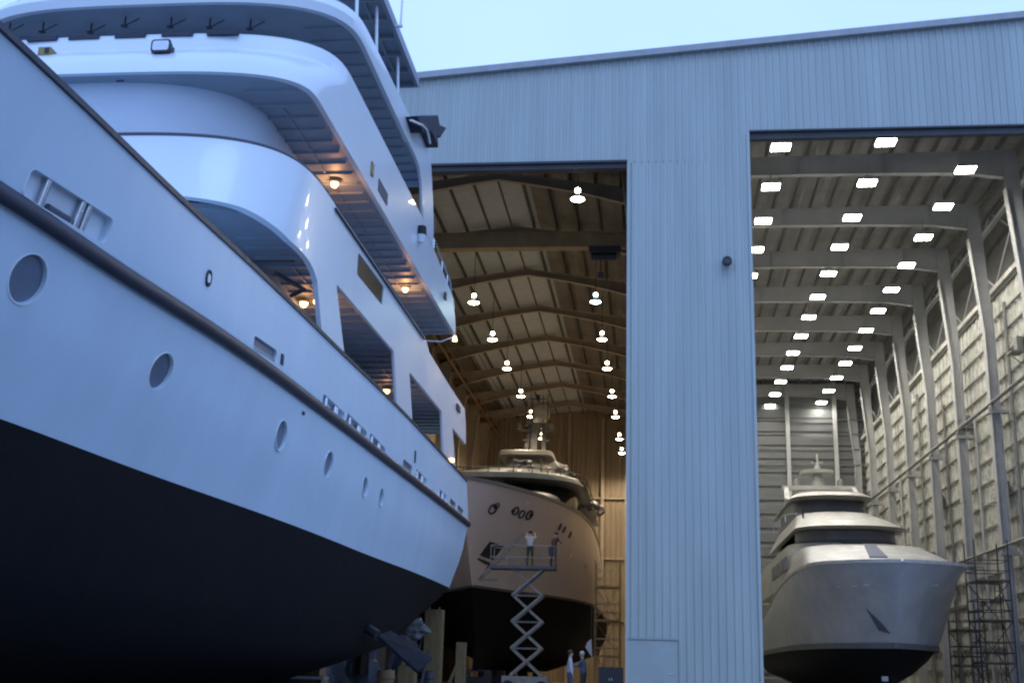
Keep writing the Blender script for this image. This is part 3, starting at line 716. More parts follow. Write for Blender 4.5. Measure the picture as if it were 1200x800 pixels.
f = MB(); f.tube([(hx + .14, 29.45, 18.4), (hx + .16, 29.5, 22)], [.035, .012], 6); f.bar((hx - .02, 29.45, 18.45), (hx + .2, 29.45, 18.45), .08, .05); K(f.build('whip_antenna', 'super', yacht))
# brackets under deck C at the front, slots along B
for i, x in enumerate([-15.6, -14.7, -13.6, -12.6, -11.55, -10.5, -9.5]):
    f = MB(); yy = 24.1 + .02 * abs(x - XC)
    yy += random.uniform(-.15, .25); x += random.uniform(-.1, .1); f.bar((x, yy + .25, 15.9), (x, yy + .25, 15.66 + .05 * (i % 2)), .03); f.box((x - .08, yy + .2, 15.64), (x + .06, yy + .3, 15.67)); f.bar((x + .03, yy + .27, 15.7), (x + .34, yy + .27, 15.86), .02)
    pass
    K(f.build('awning_bracket', 'dark', yacht))
    f = MB(); f.bar((x - .5, 24.15, 15.2), (x - .5, 24.15, 14.75), .03); f.bar((x - .62, 24.15, 15.2), (x - .38, 24.15, 15.21), .05); K(f.build('ladder_stub', 'greypad', yacht))
for x in (-15.9, -14.8, -13.0+-.75, -12.75, -11.65, -10.55, -9.5):
    f = MB(); f.box((x - .36, 22.80, 14.46), (x + .36, 22.9, 14.56)); K(f.build('scupper', 'navy', yacht))
# floodlight on B front
BB = None
def fy(px, py, y): return at(px, py, 'Y', y)
p = fy(191, 57, 21.7)
f = MB(); pr = rounded(-.22, -.15, .22, .15, .07, 4); f.rings([[(p.x + a, p.y - .12, p.z + b) for a, b in pr], [(p.x + a*.8, p.y + .12, p.z + b*.8) for a, b in pr]]); fl = K(f.build('floodlight', 'dark', yacht))
f = MB(); pr = rounded(-.18, -.11, .18, .11, .05, 4); f.rings([[(p.x + a, p.y - .135, p.z + b) for a, b in pr], [(p.x + a, p.y - .123, p.z + b) for a, b in pr]]); f.build('glass', 'steel', fl)
f = MB(); f.tube([(p.x - .24, p.y, p.z), (p.x - .22, p.y + .02, p.z - .22), (p.x, p.y + .1, p.z - .33), (p.x + .22, p.y + .02, p.z - .22), (p.x + .24, p.y, p.z)], .022, 6); f.tube([(p.x, p.y + .08, p.z - .33), (p.x, p.y + .3, p.z - .42)], .05, 8); f.build('bracket', 'greypad', fl)
p = fy(53, 62, 22.0)
f = MB(); f.box((p.x - .13, p.y - .07, p.z - .09), (p.x + .15, p.y + .4, p.z + .10)); yl = K(f.build('deck_lamp', 'yellow', yacht))
f = MB(); f.box((p.x + .03, p.y - .09, p.z - .05), (p.x + .12, p.y - .072, p.z + .07)); f.tube([(p.x + .12, p.y - .05, p.z - .08), (p.x + .12, p.y - .05, p.z - .18)], .012, 6); f.build('lens', 'dark', yl)
f = MB(); p = fy(141, 95, 21.3); f.tube([(p.x - .08, p.y, p.z), (p.x + .08, p.y, p.z)], .02, 6); K(f.build('cable_clip', 'dark', yacht))
# side slot on B with little lit opening
a = at(446, 208, 'X', -7.05); b = at(455, 228, 'X', -7.05)
f = MB(); f.box((-7.11, a.y, b.z - .28), (-7.08, b.y + .1, b.z + .05)); K(f.build('side_vent', 'greypad', yacht))
a = at(437, 190, 'X', -7.05)
f = MB(); f.box((-7.11, a.y, a.z - .32), (-7.06, a.y + .22, a.z + .02)); K(f.build('step_light', 'yellow', yacht))
# navigation light on the aft side
p = at(494, 272, 'X', -7.0)
f = MB(); f.tube([(p.x, p.y, p.z - .1), (p.x, p.y, p.z + .18)], [.16, .14], 14); nl = K(f.build('navigation_light', 'black', yacht, 40))
f = MB(); f.tube([(p.x, p.y, p.z - .34), (p.x, p.y, p.z - .1)], [.09, .15], 12); f.build('base', 'super', nl, 40)
p = at(522, 347, 'X', -7.05); f = MB(); f.box((p.x - .03, p.y - .12, p.z - .12), (p.x + .03, p.y + .12, p.z + .12)); K(f.build('vent', 'navy', yacht))
p = at(538, 478, 'X', -7.05); f = MB(); f.box((p.x - .06, p.y - .35, p.z - .12), (p.x + .0, p.y + .35, p.z + .1)); K(f.build('vent', 'navy', yacht))
# deck lights under the overhangs
def decklight(x, y, z, pw=14):
    f = MB(); f.tube([(x, y, z), (x, y, z - .06), (x, y, z - .12)], [.10, .10, .06], 14); b = K(f.build('soffit_light', 'warmlamp', yacht, 50))
    f = MB(); f.tube([(x, y, z + .02), (x, y, z - .03)], .14, 14); f.build('bezel', 'steel', b)
    l = bpy.data.lights.new('lamp', 'POINT'); l.energy = pw; l.color = (1, .42, .13); l.shadow_soft_size = .08
    lo = bpy.data.objects.new('lamp', l); COL.objects.link(lo); lo.parent = b; lo.location = (x, y, z - .22)
for px, py, z, pw in ((392, 216, 12.62, 26), (475, 339, 12.62, 26), (356, 356, 9.52, 10), (372, 354, 9.52, 10), (453, 458, 9.5, 8)):
    p = at(px, py, 'Z', z - .05); decklight(p.x, p.y, z, pw)
p = at(533, 397, 'X', -7.2); f = MB(); f.tube([(p.x, p.y, p.z - .08), (p.x, p.y, p.z + .1)], [.09, .05], 10); K(f.build('bulkhead_lamp', 'warmlamp', yacht, 50))
f = MB(); f.tube([(p.x, p.y, p.z + .1), (p.x - .5, p.y, p.z - .1), (p.x - 1.2, p.y - .2, p.z - .12)], .02, 6); K(f.build('lamp_cable', 'super', yacht))
p = at(530, 539, 'X', -7.05); f = MB(); f.tube([(p.x, p.y, p.z - .06), (p.x, p.y, p.z + .06)], .07, 10); K(f.build('bulkhead_lamp', 'warmlamp', yacht, 50))
# items seen in the front recess
f = MB(); f.tube([(-8.2, 24.0, 9.25), (-7.9, 25.2, 9.25), (-8.3, 25.5, 9.2)], .05, 6); f.tube([(-8.6, 23.4, 9.3), (-7.6, 23.4, 9.3)], .03, 6); K(f.build('fire_main_pipe', 'greypad', yacht, 60))
# navy tarp bundle on the wing
def lump(name, c, size, m, parent=None, seed=1, amp=.25, sub=3):
    bm = bmesh.new(); bmesh.ops.create_icosphere(bm, subdivisions=sub, radius=1); rnd = random.Random(seed)
    from mathutils import noise as N_
    for v in bm.verts:
        n = N_.noise(v.co * 1.7 + Vector((seed * 3.1, 0, 0))); v.co *= 1 + amp * n * 1.6; v.co = Vector((v.co.x * size[0], v.co.y * size[1], v.co.z * size[2])) + Vector(c)
    me = bpy.data.meshes.new(name); bm.to_mesh(me); bm.free(); smooth(me, 30); return link(name, me, m, parent)
p = at(494, 146, 'X', -7.05)
a_ = [at(px, py, 'X', -6.99) for px, py in ((480, 139), (503, 137), (505, 148), (512, 151), (506, 160), (502, 157), (503, 170), (498, 158), (495, 153), (485, 154))]
K(plate('folded_awning', [(q.y, q.z) for q in a_], [], 'X', -7.0, .5, 'tarp', yacht, bev=.05))
f = MB(); f.tube([at(px, py, 'X', -6.68) for px, py in ((481, 141), (495, 147), (500, 152), (502, 158), (504, 168))], .035, 6); K(f.build('awning_piping', 'super', yacht))

# keel blocks, stands and clutter below the near yacht --------------------------------
KB = {}
def keelblock(x, y, ztop, w=.5, label=None, grp=None, m='wood', L=1.8):
    f = MB(); z = 0; i = 0
    while z < ztop - .01:
        h = min(.3, ztop - z)
        if i % 2 == 0: f.box((x - L/2, y - w/2, z + .004), (x - L/2 + .4, y + w/2, z + h)); f.box((x + L/2 - .4, y - w/2, z + .004), (x + L/2, y + w/2, z + h))
        else: f.box((x - L/2, y - w/2, z + .004), (x + L/2, y + w/2, z + h))
        z += h; i += 1
    o = f.build('keel_block', m); KB[grp] = KB.get(grp, -1) + 1; tag(o, label + ', ' + ORD[KB[grp]] + ' from the camera', 'keel block', grp); return o
for i, y in enumerate((6, 12, 18, 24, 30, 35.5)):
    keelblock(XC, y, .33, label='low dark keel block under the near white yacht', grp='keel blocks under the near yacht', m='dark')
def stand(px, pytop, Y, label, wtop=.42, m='wood'):
    p = at(px, pytop, 'Y', Y); o = empty('timber_shore', (p.x, Y, 0), label, 'shore', 'timber shores under the stern')
    f = MB(); f.bar((0, 0, 0), (0, 0, p.z), wtop, wtop, up=(0, 1, 0)); f.build('post', m, o)
    f = MB(); f.box((-.6, -.5, 0), (.6, .5, .22)); f.build('foot', 'dark', o)
    f = MB(); f.bar((-.5, -.1, .2), (-.02, -.1, 1.4), .12); f.build('brace', m, o)
stand(510, 714, 44.6, 'thick yellow brown timber shore just under the near yacht transom', .62)
stand(478, 780, 40.5, 'short timber shore below the tilted grey pad at the bottom edge', .55)
stand(541, 752, 46.2, 'yellowish timber shore farthest right under the transom in the dark', .35)
pc = [at(*q) for q in ((443, 744, 'Y', 33.5), (458, 738, 'Y', 34.5), (507, 770, 'Y', 34.5), (490, 786, 'Y', 33.5))]
f = MB(); n = Vector((.04, -.03, .06)); f.add(pc + [q - n for q in pc], [(0,1,2,3), (7,6,5,4), (0,1,5,4), (1,2,6,5), (2,3,7,6), (3,0,4,7)])
o = f.build('stabiliser_fin', 'finpad', yacht); K(o)
f = MB(); f.tube([pc[0], (pc[0] + Vector((-.9, .5, .5)))], .15, 8); K(f.build('fin_shaft', 'dark', yacht))
p = at(486, 736, 'Y', 43); lump('bundled_sheeting', p, (.42, .3, .33), 'greywrap', None, 4, .45, 5); o = bpy.data.objects['bundled_sheeting']
tag(o, 'crumpled pale plastic bundle tied below the near yacht stern', 'bundle')
p = at(350, 793, 'Y', 38)
o = empty('work_trestle', (p.x, 38, 0), 'low trestle with a pale board on it, in the dark under the near yacht', 'trestle')
f = MB(); f.box((-.9, -.3, p.z - .04), (.9, .3, p.z + .04)); f.build('board', 'whitetarp', o)
for s in (-.7, .7):
    f = MB(); f.bar((s, -.25, 0), (s, 0, p.z - .04), .06); f.bar((s, .25, 0), (s, 0, p.z - .04), .06); f.build('leg', 'dark', o)

# ================================================================== LEFT HALL YACHT
def yacht_hull(root, xc, y0, y1, sheer, mid, wlt, bil, zs, zwl, zb, zk, mt, mbm, rake=(0, 1.5, 4, 6)):
    sh_ = [(y0 + a, b) for a, b in sheer]; md_ = [(y0 + rake[1] + a, b) for a, b in mid]; wl_ = [(y0 + rake[2] + a, b) for a, b in wlt]; bl_ = [(y0 + rake[3] + a, b) for a, b in bil]
    zs_ = [(y0 + a, b) for a, b in zs]
    zm = [(a, lerp(zwl, b, .5)) for a, b in zs_]
    g_ = hull_grid([(y0 + rake[3], y1, bl_, [(y0, zb), (y1, zb)]), (y0 + rake[2], y1, wl_, [(y0, zwl), (y1, zwl)]), (y0 + rake[1], y1, md_, zm), (y0, y1, sh_, zs_)], xc)
    b, w, m_, s = g_
    # smooth flare through wl - mid - sheer
    rows = []
    for t in (0, .25, .5, .75, 1): rows.append([w[i] * ((1-t)*(1-2*t)) + m_[i] * (4*t*(1-t)) + s[i] * (t*(2*t-1)) for i in range(NS+1)])
    f = MB(); solid(f, rows, xc); h = f.build('hull', mt, root, 40); h.location = -root.location
    kl = [Vector((.15, p.y, zk)) for p in b]; w2 = [Vector((max(0, p.x - .006), p.y, p.z)) for p in w]
    f = MB(); solid(f, [kl, between(kl, b, .5, .1), b, between(b, w2, .5, .15), w2], xc); u = f.build('underbody', mbm, root, 50); u.location = -root.location
    return h, rows, u
def tier(root, name, xc, yf, yb, hw, z0, z1, m, rake=0, dep=None, n=2.6, taper=0, bulge=0, sm=30, bev=.06):
    dep = dep or hw * .9; P = []
    for z, t in ((z0, 0), (lerp(z0, z1, .5), .5), (z1 - bev, 1), (z1, 1.0)):
        e = bev if z == z1 else 0
        h_ = hw - taper * t - e + bulge * math.sin(PI * min(t, 1)); P.append([(x, y, z) for x, y in superell(xc, yf + rake * t + e, h_, dep, n, yb, 16, 4)])
    f = MB(); f.rings(P); o = f.build(name, m, root, sm); o.location = -root.location; return o
yl_ = empty('superyacht', (-9.7, 66, 0), 'large primer pink yacht with black underbody, bow out, inside the warm lit left hall', 'yacht')
lh, lrows, lu = yacht_hull(yl_, -9.7, 61, 112, [(0, 0), (1, 1.15), (2.5, 2.25), (5, 3.7), (9, 5.1), (14, 5.7), (20, 5.85), (51, 5.6)],
    [(0, 0), (2, 1.0), (5, 2.7), (9, 4.5), (14, 5.7), (20, 6.0), (50, 5.8)], [(0, 0), (3, 1.3), (7, 3.3), (12, 5.0), (18, 5.75), (47, 5.7)],
    [(0, 0), (4, 1.2), (9, 3.2), (15, 4.5), (45, 4.8)], [(0, 10.65), (5, 10.4), (11, 10.2), (20, 10.1), (28, 9.9), (33, 9.0), (36, 7.6), (51, 7.4)], 5.35, 2.6, 1.0, 'hullL', 'bottom')
LB = bvh_of(lh)
# white sheer cap
for s in (1, -1):
    rings = [[(-9.7 + s*(p.x + .05), p.y, p.z - .12), (-9.7 + s*(p.x + .05), p.y, p.z + .06), (-9.7 + s*max(.01, p.x - .2), p.y, p.z + .06), (-9.7 + s*max(.01, p.x - .2), p.y, p.z - .12)] for p in lrows[-1]]
    f = MB(); f.rings(rings); o = f.build('cap_rail', 'cream', yl_, 30); o.location = -yl_.location
for s in (1, -1):
    rings = [[(-9.7 + s*(p.x + .04), p.y, p.z + dz) for dz in (-.07, .07)] + [(-9.7 + s*max(.01, p.x - .1), p.y, p.z + dz) for dz in (.07, -.07)] for p in lrows[0]]
    f = MB(); f.rings(rings); o = f.build('boot_stripe', 'greypad', yl_, 30); o.location = -yl_.location
Lp = -Vector(yl_.location)
def LL(o): o.location = Lp; return o
LL(tier(yl_, 'foredeck_house', -9.7, 66, 80, 4.2, 10.2, 11.0, 'greywrap', rake=1.5))
w_ = tier(yl_, 'bridge_window_band', -9.7, 71.0, 92, 5.0, 10.9, 12.05, 'glass', rake=1.2)
for xx in (-12.6, -10.9, -9.2, -7.6, -6.2):
    pass
tier(yl_, 'window_brow', -9.7, 69.6, 94, 5.55, 12.05, 12.4, 'greywrap', taper=.25, n=2.5)
tier(yl_, 'upper_window_band', -9.7, 73.5, 92, 4.9, 12.38, 12.75, 'glass', rake=.8)
tier(yl_, 'upper_brow', -9.7, 72.4, 94, 5.4, 12.73, 13.1, 'cream', rake=1.2, taper=.5, n=2.5)
tier(yl_, 'sun_deck_screen', -9.7, 80, 96, 3.2, 13.05, 14.6, 'greywrap', rake=1.5, taper=.3)
tier(yl_, 'wrapped_mast_base', -9.7, 90, 97, 1.75, 14.55, 17.0, 'greywrap', rake=.6, taper=.15, n=5)
tier(yl_, 'mast_platform', -9.7, 89.5, 97, 2.1, 16.95, 17.3, 'cream', n=5)
f = MB()
for dx in (-.75, .75): f.bar((-9.55 + dx, 96, 17.2), (-9.55 + dx * .7, 97, 20.8), .28, .4)
f.bar((-10.6, 96.7, 19.4), (-8.5, 96.7, 19.4), .2, .15); f.bar((-10.5, 97, 20.8), (-8.6, 97, 20.8), .8, .18)
LL(f.build('mast', 'greywrap', yl_))
bm = bmesh.new(); bmesh.ops.create_uvsphere(bm, u_segments=24, v_segments=16, radius=.8); 
for v in bm.verts: v.co = Vector((v.co.x, v.co.y, v.co.z * 1.18)) + Vector((-9.35, 98, 21.95))
me = bpy.data.meshes.new('radome'); bm.to_mesh(me); bm.free(); smooth(me, 40); LL(link('radome', me, 'film', yl_))
f = MB()
for dx in (-1.0, -.5, .4, .8): f.tube([(-9.5 + dx, 97.5, 20.8), (-9.5 + dx, 97.5, 23.3 + dx * .3)], .04, 6)
f.bar((-10.3, 97.5, 23.1), (-8.8, 97.5, 23.1), .06); f.box((-9.7, 97.3, 23.0), (-9.4, 97.6, 23.4)); LL(f.build('antenna', 'dark', yl_))
# side rails / dark mouldings round the brow
f = MB(); pth = superell(-9.7, 69.6, 5.6, 4.9, 2.5, 90, 16, 6); f.tube([(x, y, 12.62) for x, y in pth], .04, 6)
for x, y in pth[::2]: f.tube([(x, y, 12.35), (x, y, 12.62)], .03, 5)
LL(f.build('hand_rail', 'dark', yl_))
lump('boom_crutch', at(703, 598, 'X', -3.9), (.35, .6, .45), 'cream', yl_, 8); LL(bpy.data.objects['boom_crutch'])
def decal(px, py, r, m, nm, rx=1.0, tree=LB, root=yl_, thick=.05, ring=False):
    p, n = hit(px, py, tree)
    if p is None: return
    a = n.cross(Vector((0,0,1))).normalized(); b = a.cross(n)
    f = MB()
    if ring: f.tube([p + n*.03 + a*(r*rx*math.cos(t)) + b*(r*math.sin(t)) for t in [2*PI*k/16 for k in range(17)]], r*.22, 6, caps=False)
    else: f.rings([[p + n*dz + a*(r*rx*math.cos(t)) + b*(r*math.sin(t)) for t in [2*PI*k/16 for k in range(16)]] for dz in (-.05, thick)])
    o = f.build(nm, m, root, 50); o.location = -root.location
for q in ((577, 596, .26), (582, 592, .16), (604, 598, .22), (611, 602, .22), (620, 603, .26)): decal(q[0], q[1], q[2], 'dark', 'hawse_ring', ring=True)
for q in ((580, 593), (622, 603), (601, 598)): decal(q[0], q[1], .12, 'black', 'hawse_hole')
for q in ((656, 617), (668, 626), (661, 620)): decal(q[0], q[1], .22, 'greypad', 'hull_vent', rx=.6)
decal(686, 663, .16, 'film', 'light_spot', rx=.6)  # pale disc painted in as the small light spot on the hull
def quad(px4, m, nm, root=yl_, tree=LB, off=.03):
    ps = [hit(*q, tree) for q in px4]
    if any(p is None for p, n in ps): return
    f = MB(); n = sum((n for p, n in ps), Vector()).normalized(); a = [p + n*off for p, _ in ps]; b = [p - n*.05 for p, _ in ps]
    f.rings([a, b]); o = f.build(nm, m, root); o.location = -root.location
quad([(574, 634), (590, 639), (577, 656), (562, 650)], 'dark', 'anchor_pocket')
quad([(560, 653), (575, 659), (562, 680), (550, 676)], 'dark', 'anchor_pocket')
# deck clutter and covers on the pink yacht
rnd = random.Random(3)
for i, (px, py, Y, sz) in enumerate([(585, 556, 71, .3), (603, 553, 72, .45), (662, 556, 76, .5), (676, 566, 78, .4), (694, 588, 82, .45), (612, 541, 84, .6), (652, 547, 84, .7), (640, 552, 80, .5)]):
    p_ = at(px, py + 4, 'Y', Y); o = lump('covered_deck_gear', p_, (sz * 1.3, sz, sz * .7), ('greywrap', 'cream', 'dark')[i % 3], yl_, 20 + i, .5); LL(o)
for i in range(7):
    p_ = at(585 + i * 17, 556 + i * i * .7, 'Y', 72 + i * 1.6); f = MB(); f.tube([p_, p_ + Vector((rnd.uniform(-.15, .15), 0, rnd.uniform(.7, 1.5)))], .035, 5); LL(f.build('stanchion', 'dark', yl_))
f = MB(); f.bar((-9.7, 96.5, 17.3), (-9.7, 96.8, 20.8), .5, .5, up=(0, 1, 0)); f.bar((-11.2, 96.6, 20.2), (-8.0, 96.6, 20.2), .12); LL(f.build('mast_trunk', 'greywrap', yl_))
for x, z in ((-10.9, 20.3), (-8.3, 20.3), (-10.3, 18.6)):
    f = MB(); f.tube([(x, 96.4, z), (x, 96.4, z + .45)], .2, 8); LL(f.build('antenna_dome', 'cream', yl_))
for y in (68, 74, 80, 88, 96): keelblock(-9.7, y, 1.0, label='dark keel block stack under the pink yacht', grp='keel blocks in the left hall', m='dark', L=1.6)

# ================================================================== RIGHT HALL YACHT
XR = 11.2
yr = empty('wrapped_yacht', (XR, 60, 0), 'grey white yacht wrapped in plastic film, bow out, inside the brightly lit right hall', 'yacht')
rh, rrows, ru_ = yacht_hull(yr, XR, 56, 90, [(0, .25), (.5, 1.5), (1.2, 2.5), (2.5, 3.4), (4.5, 3.72), (8, 3.95), (34, 3.9)],
    [(0, 0), (1, 1.1), (3, 2.5), (6, 3.6), (10, 4.0), (33, 4.0)], [(0, 0), (1.5, 1.3), (4, 2.7), (8, 3.5), (12, 3.75), (31, 3.8)], [(0, 0), (3, 1.2), (7, 2.4), (12, 3.0), (30, 3.0)],
    [(0, 6.25), (4, 6.3), (10, 6.2), (16, 5.9), (22, 5.2), (34, 4.4)], 2.75, 1.4, .3, 'hullR', 'bottom', rake=(0, 1.2, 2.4, 4))
RBv = bvh_of(rh)
for s in (1, -1):
    rings = [[(XR + s*(p.x + .05), p.y, p.z - .06), (XR + s*(p.x + .05), p.y, p.z + .10), (XR + s*max(.01, p.x - .2), p.y, p.z + .10), (XR + s*max(.01, p.x - .2), p.y, p.z - .06)] for p in rrows[-1]]
    f = MB(); f.rings(rings); o = f.build('cap_rail', 'film', yr, 30); o.location = -yr.location
    rings = [[(XR + s*(p.x + .05), p.y, p.z + dz) for dz in (-.26, .0)] + [(XR + s*max(.01, p.x - .1), p.y, p.z + dz) for dz in (.0, -.26)] for p in rrows[0]]
    f = MB(); f.rings(rings); o = f.build('boot_stripe', 'greywrap', yr, 30); o.location = -yr.location
tier(yr, 'coachroof', XR, 57.6, 72, 3.75, 6.25, 7.8, 'film', rake=6.0, taper=.5, n=2.4)
tier(yr, 'side_coaming', XR, 68, 88, 3.7, 6.1, 8.5, 'film', rake=1.5, taper=.3, n=3)
tier(yr, 'wheelhouse_windows', XR, 69.0, 84, 2.85, 7.8, 9.35, 'greywrap', rake=1.2, taper=.2, n=2.6)
f = MB()
pth = superell(XR, 69.75, 2.83, 2.5, 2.6, 80, 16, 4)
f2 = [(x, y) for x, y in pth]
f.rings([[(x, y - .05, 8.66) for x, y in f2], [(x, y + .1, 9.25) for x, y in f2]], caps=False); f.rings([[(x, y - .02, 8.66) for x, y in f2], [(x, y + .13, 9.25) for x, y in f2]], caps=False)
o = f.build('windscreen', 'paneR', yr); o.location = -yr.location
tier(yr, 'wheelhouse_brow', XR, 67.9, 86, 3.1, 9.3, 10.75, 'film', rake=5.5, taper=.75, n=2.5)
tier(yr, 'flybridge_windows', XR, 76, 86, 2.35, 10.7, 12.0, 'paneR', rake=.8, n=2.5)
tier(yr, 'hardtop', XR, 74.6, 88, 2.55, 11.95, 12.3, 'film', rake=.8, taper=.25, n=2.3)
f = MB()
for s in (-1, 1): f.bar((XR + s*2.35, 80, 12.2), (XR + s*2.2, 82, 13.4), .3, .5)
f.bar((XR - 2.45, 82, 13.45), (XR + 2.45, 82, 13.45), .7, .28); o = f.build('radar_arch', 'film', yr); o.location = -yr.location
f = MB(); f.tube([(XR, 82.5, 13.5), (XR, 82.5, 14.5)], [.5, .3], 10); pr = superell(XR, 81.6, 1.1, 1, 2, 83.6, 10, 2); f.rings([[(x, y, 14.5) for x, y in pr], [(x, y, 14.72) for x, y in pr]])
f.tube([(XR, 82.5, 14.7), (XR, 82.5, 15.2), (XR, 82.5, 15.9)], [.3, .12, .05], 8); f.bar((XR - .4, 82.5, 15.3), (XR + .4, 82.5, 15.3), .06)
o = f.build('mast', 'film', yr); o.location = -yr.location
f = MB(); f.tube([(XR - .12, 82.5, 15.3), (XR - .12, 82.5, 15.5)], .1, 8); o = f.build('masthead_light', 'dark', yr); o.location = -yr.location
# dark blue cover strip running down the coachroof
CB = bvh_of(bpy.data.objects['coachroof'])
f = MB(); xs_ = []
for i in range(9):
    t = i / 8; la = hit(lerp(1013, 1019, t), lerp(639, 653, t), CB)[0]; lb_ = hit(lerp(1026, 1040, t), lerp(639, 653, t), CB)[0]
    if la and lb_: xs_.append((la + Vector((0, -.03, .05)), lb_ + Vector((0, -.03, .05))))
if len(xs_) > 1:
    f.rings([[a, b, b - Vector((0, 0, .12)), a - Vector((0, 0, .12))] for a, b in xs_]); o = f.build('hatch_cover', 'bluetape', yr); o.location = -yr.location
p = at(941, 607, 'Y', 72); f = MB(); f.tube([p, p + Vector((0, 0, .5))], .06, 6); o = f.build('horn', 'dark', yr); o.location = -yr.location
for q in ((985, 687), (1004, 686), (1018, 685), (1093, 686)):  # pale bars stand in for lamp reflections on the bow
    p, n = hit(q[0], q[1], RBv)
    if p: f = MB(); f.bar(p + Vector((-.22, 0, 0)), p + Vector((.22, 0, .02)), .06, .07); o = f.build('reflection_dash', 'film', yr); o.location = -yr.location
quad([(1015, 712), (1038, 735), (1044, 742), (1030, 738)], 'greypad', 'anchor_pocket', yr, RBv)
for y in (61, 67, 73, 80, 86): keelblock(XR, y, .32, label='low dark keel block under the film wrapped yacht', grp='keel blocks in the right hall', m='dark', L=1.4)
for sgn in (-1, 1):   # foredeck pulpit rail, side windows, door
    for y in (70, 72.2, 74.4, 76.6):
        f = MB(); f.box((XR + sgn * 3.62 - .06, y, 6.95), (XR + sgn * 3.62 + .06, y + 1.6, 7.7)); o = f.build('saloon_window', 'paneR', yr); o.location = -yr.location
f = MB(); pth = superell(XR, 76.2, 2.9, 2.2, 2.4, 84, 10, 4); f.tube([(x, y, 11.05) for x, y in pth], .03, 5)
for x, y in pth[::3]: f.tube([(x, y, 10.6), (x, y, 11.05)], .022, 5)
o = f.build('flybridge_rail', 'steel', yr); o.location = -yr.location
for x, z in ((-1.5, 13.6), (1.4, 13.6)):
    f = MB(); f.tube([(XR + x, 82, z), (XR + x, 82, z + .35), (XR + x, 82, z + .5)], [.22, .2, .08], 10); o = f.build('radar_dome', 'cream', yr, 50); o.location = -yr.location
# white work light under the wrapped yacht
p = at(1037, 795, 'Y', 60); o = empty('work_lamp', (p.x, 60, 0), 'small white lamp on a stand in the dark under the wrapped yacht', 'work lamp')
f = MB(); f.tube([(0, 0, 0), (0, 0, max(.3, p.z))], .03, 6); f.bar((-.3, 0, .02), (.3, 0, .02), .04); f.build('stand', 'dark', o)
f = MB(); f.box((-.14, -.08, p.z - .1), (.14, .08, p.z + .12)); f.build('head', 'film', o)

# ================================================================== SCAFFOLD (right) 
def scaffold(name, x0, x1, y0, y1, levels, ztop, label, m='scaff', diag=True):
    o = empty(name, ((x0+x1)/2, (y0+y1)/2, 0), label, 'scaffold'); X0, X1, Y0, Y1 = x0-(x0+x1)/2, x1-(x0+x1)/2, y0-(y0+y1)/2, y1-(y0+y1)/2
    for x in (X0, X1):
        for y in (Y0, Y1):
            f = MB(); f.tube([(x, y, 0), (x, y, ztop)], .035, 6); f.build('standard', m, o)
    for z in levels:
        f = MB()
        for y in (Y0, Y1):
            for dz in (0, .5, 1.0): f.tube([(X0, y, z+dz), (X1, y, z+dz)], .028, 6)
        for x in (X0, X1):
            for dz in (0, .5, 1.0): f.tube([(x, Y0, z+dz), (x, Y1, z+dz)], .028, 6)
        f.build('guard_rail', m, o)
        f = MB(); f.box((X0+.05, Y0+.03, z+.03), (X1-.05, Y1-.03, z+.08)); f.build('platform', 'plank', o)
    zz = [0] + list(levels)
    for a, b in zip(zz[:-1], zz[1:]):
        f = MB(); f.tube([(X0, Y0, a), (X1, Y0, b)], .025, 6); f.tube([(X1, Y1, a), (X0, Y1, b)], .025, 6); f.tube([(X1, Y0, a), (X1, Y1, b)], .025, 6); f.build('brace', m, o)
    # ladder
    f = MB()
    for dx in (-.18, .18): f.tube([(dx + .2, Y0 - .06, 0), (dx + .2, Y0 - .06, levels[-1])], .022, 5)
    z = .3
    while z < levels[-1]: f.tube([(.02, Y0 - .06, z), (.38, Y0 - .06, z)], .014, 5); z += .3
    f.build('ladder', m, o)
    return o
scaffold('scaffold_tower', 15.75, 17.35, 61.5, 63.4, (2.0, 4.0, 5.9), 7.9, 'dark tube scaffold tower with ladder, right of the wrapped yacht bow')
scaffold('scaffold_tower', 15.8, 17.2, 66.2, 68.0, (1.9, 3.7), 5.2, 'lower dark scaffold tower standing behind the taller one beside the wrapped yacht')

# ================================================================== SCISSOR LIFT
sx, sy = -6.0, 58.6
lift = empty('scissor_lift', (sx, sy, 0), 'raised scissor lift with railed platform in front of the pink yacht bow', 'scissor lift')
f = MB(); f.box((-1.1, -.6, .25), (1.1, .6, .75)); f.build('chassis', 'lift', lift)
for a in (-.8, .8):
    for b in (-.62, .62):
        f = MB(); f.tube([(a, b - .09, .28), (a, b + .09, .28)], .28, 16); f.build('wheel', 'black', lift, 40)
n_ = 4; z0 = .8; zt = 5.75; hh = (zt - z0) / n_; hwS = .72
for i in range(n_):
    f = MB(); za, zb = z0 + i * hh, z0 + (i + 1) * hh; s = hwS
    for y in (-.5, .5): f.bar((-s, y, za), (s, y, zb), .10, .15, up=(0, 1, 0)); f.bar((s, y * .76, za), (-s, y * .76, zb), .10, .15, up=(0, 1, 0))
    f.tube([(-s, -.5, za), (-s, .5, za)], .05, 6); f.tube([(s, -.5, za), (s, .5, za)], .05, 6); f.tube([(0, -.5, (za+zb)/2), (0, .5, (za+zb)/2)], .05, 6)
    f.bar((-s, 0, zb), (s, 0, zb), .06, .08)
    f.build('scissor_arm', 'galv' if False else 'lift', lift)
f = MB(); f.box((-1.85, -.65, zt), (1.35, .65, zt + .14)); f.build('platform', 'greypad', lift)
f = MB(); x0, x1 = -1.8, 1.3
for y in (-.62, .62):
    for dz in (.55, 1.1): f.tube([(x0, y, zt + dz), (x1, y, zt + dz)], .025, 6)
    for k_ in range(5): x = lerp(x0, x1, k_/4); f.tube([(x, y, zt + .1), (x, y, zt + 1.1)], .022, 6)
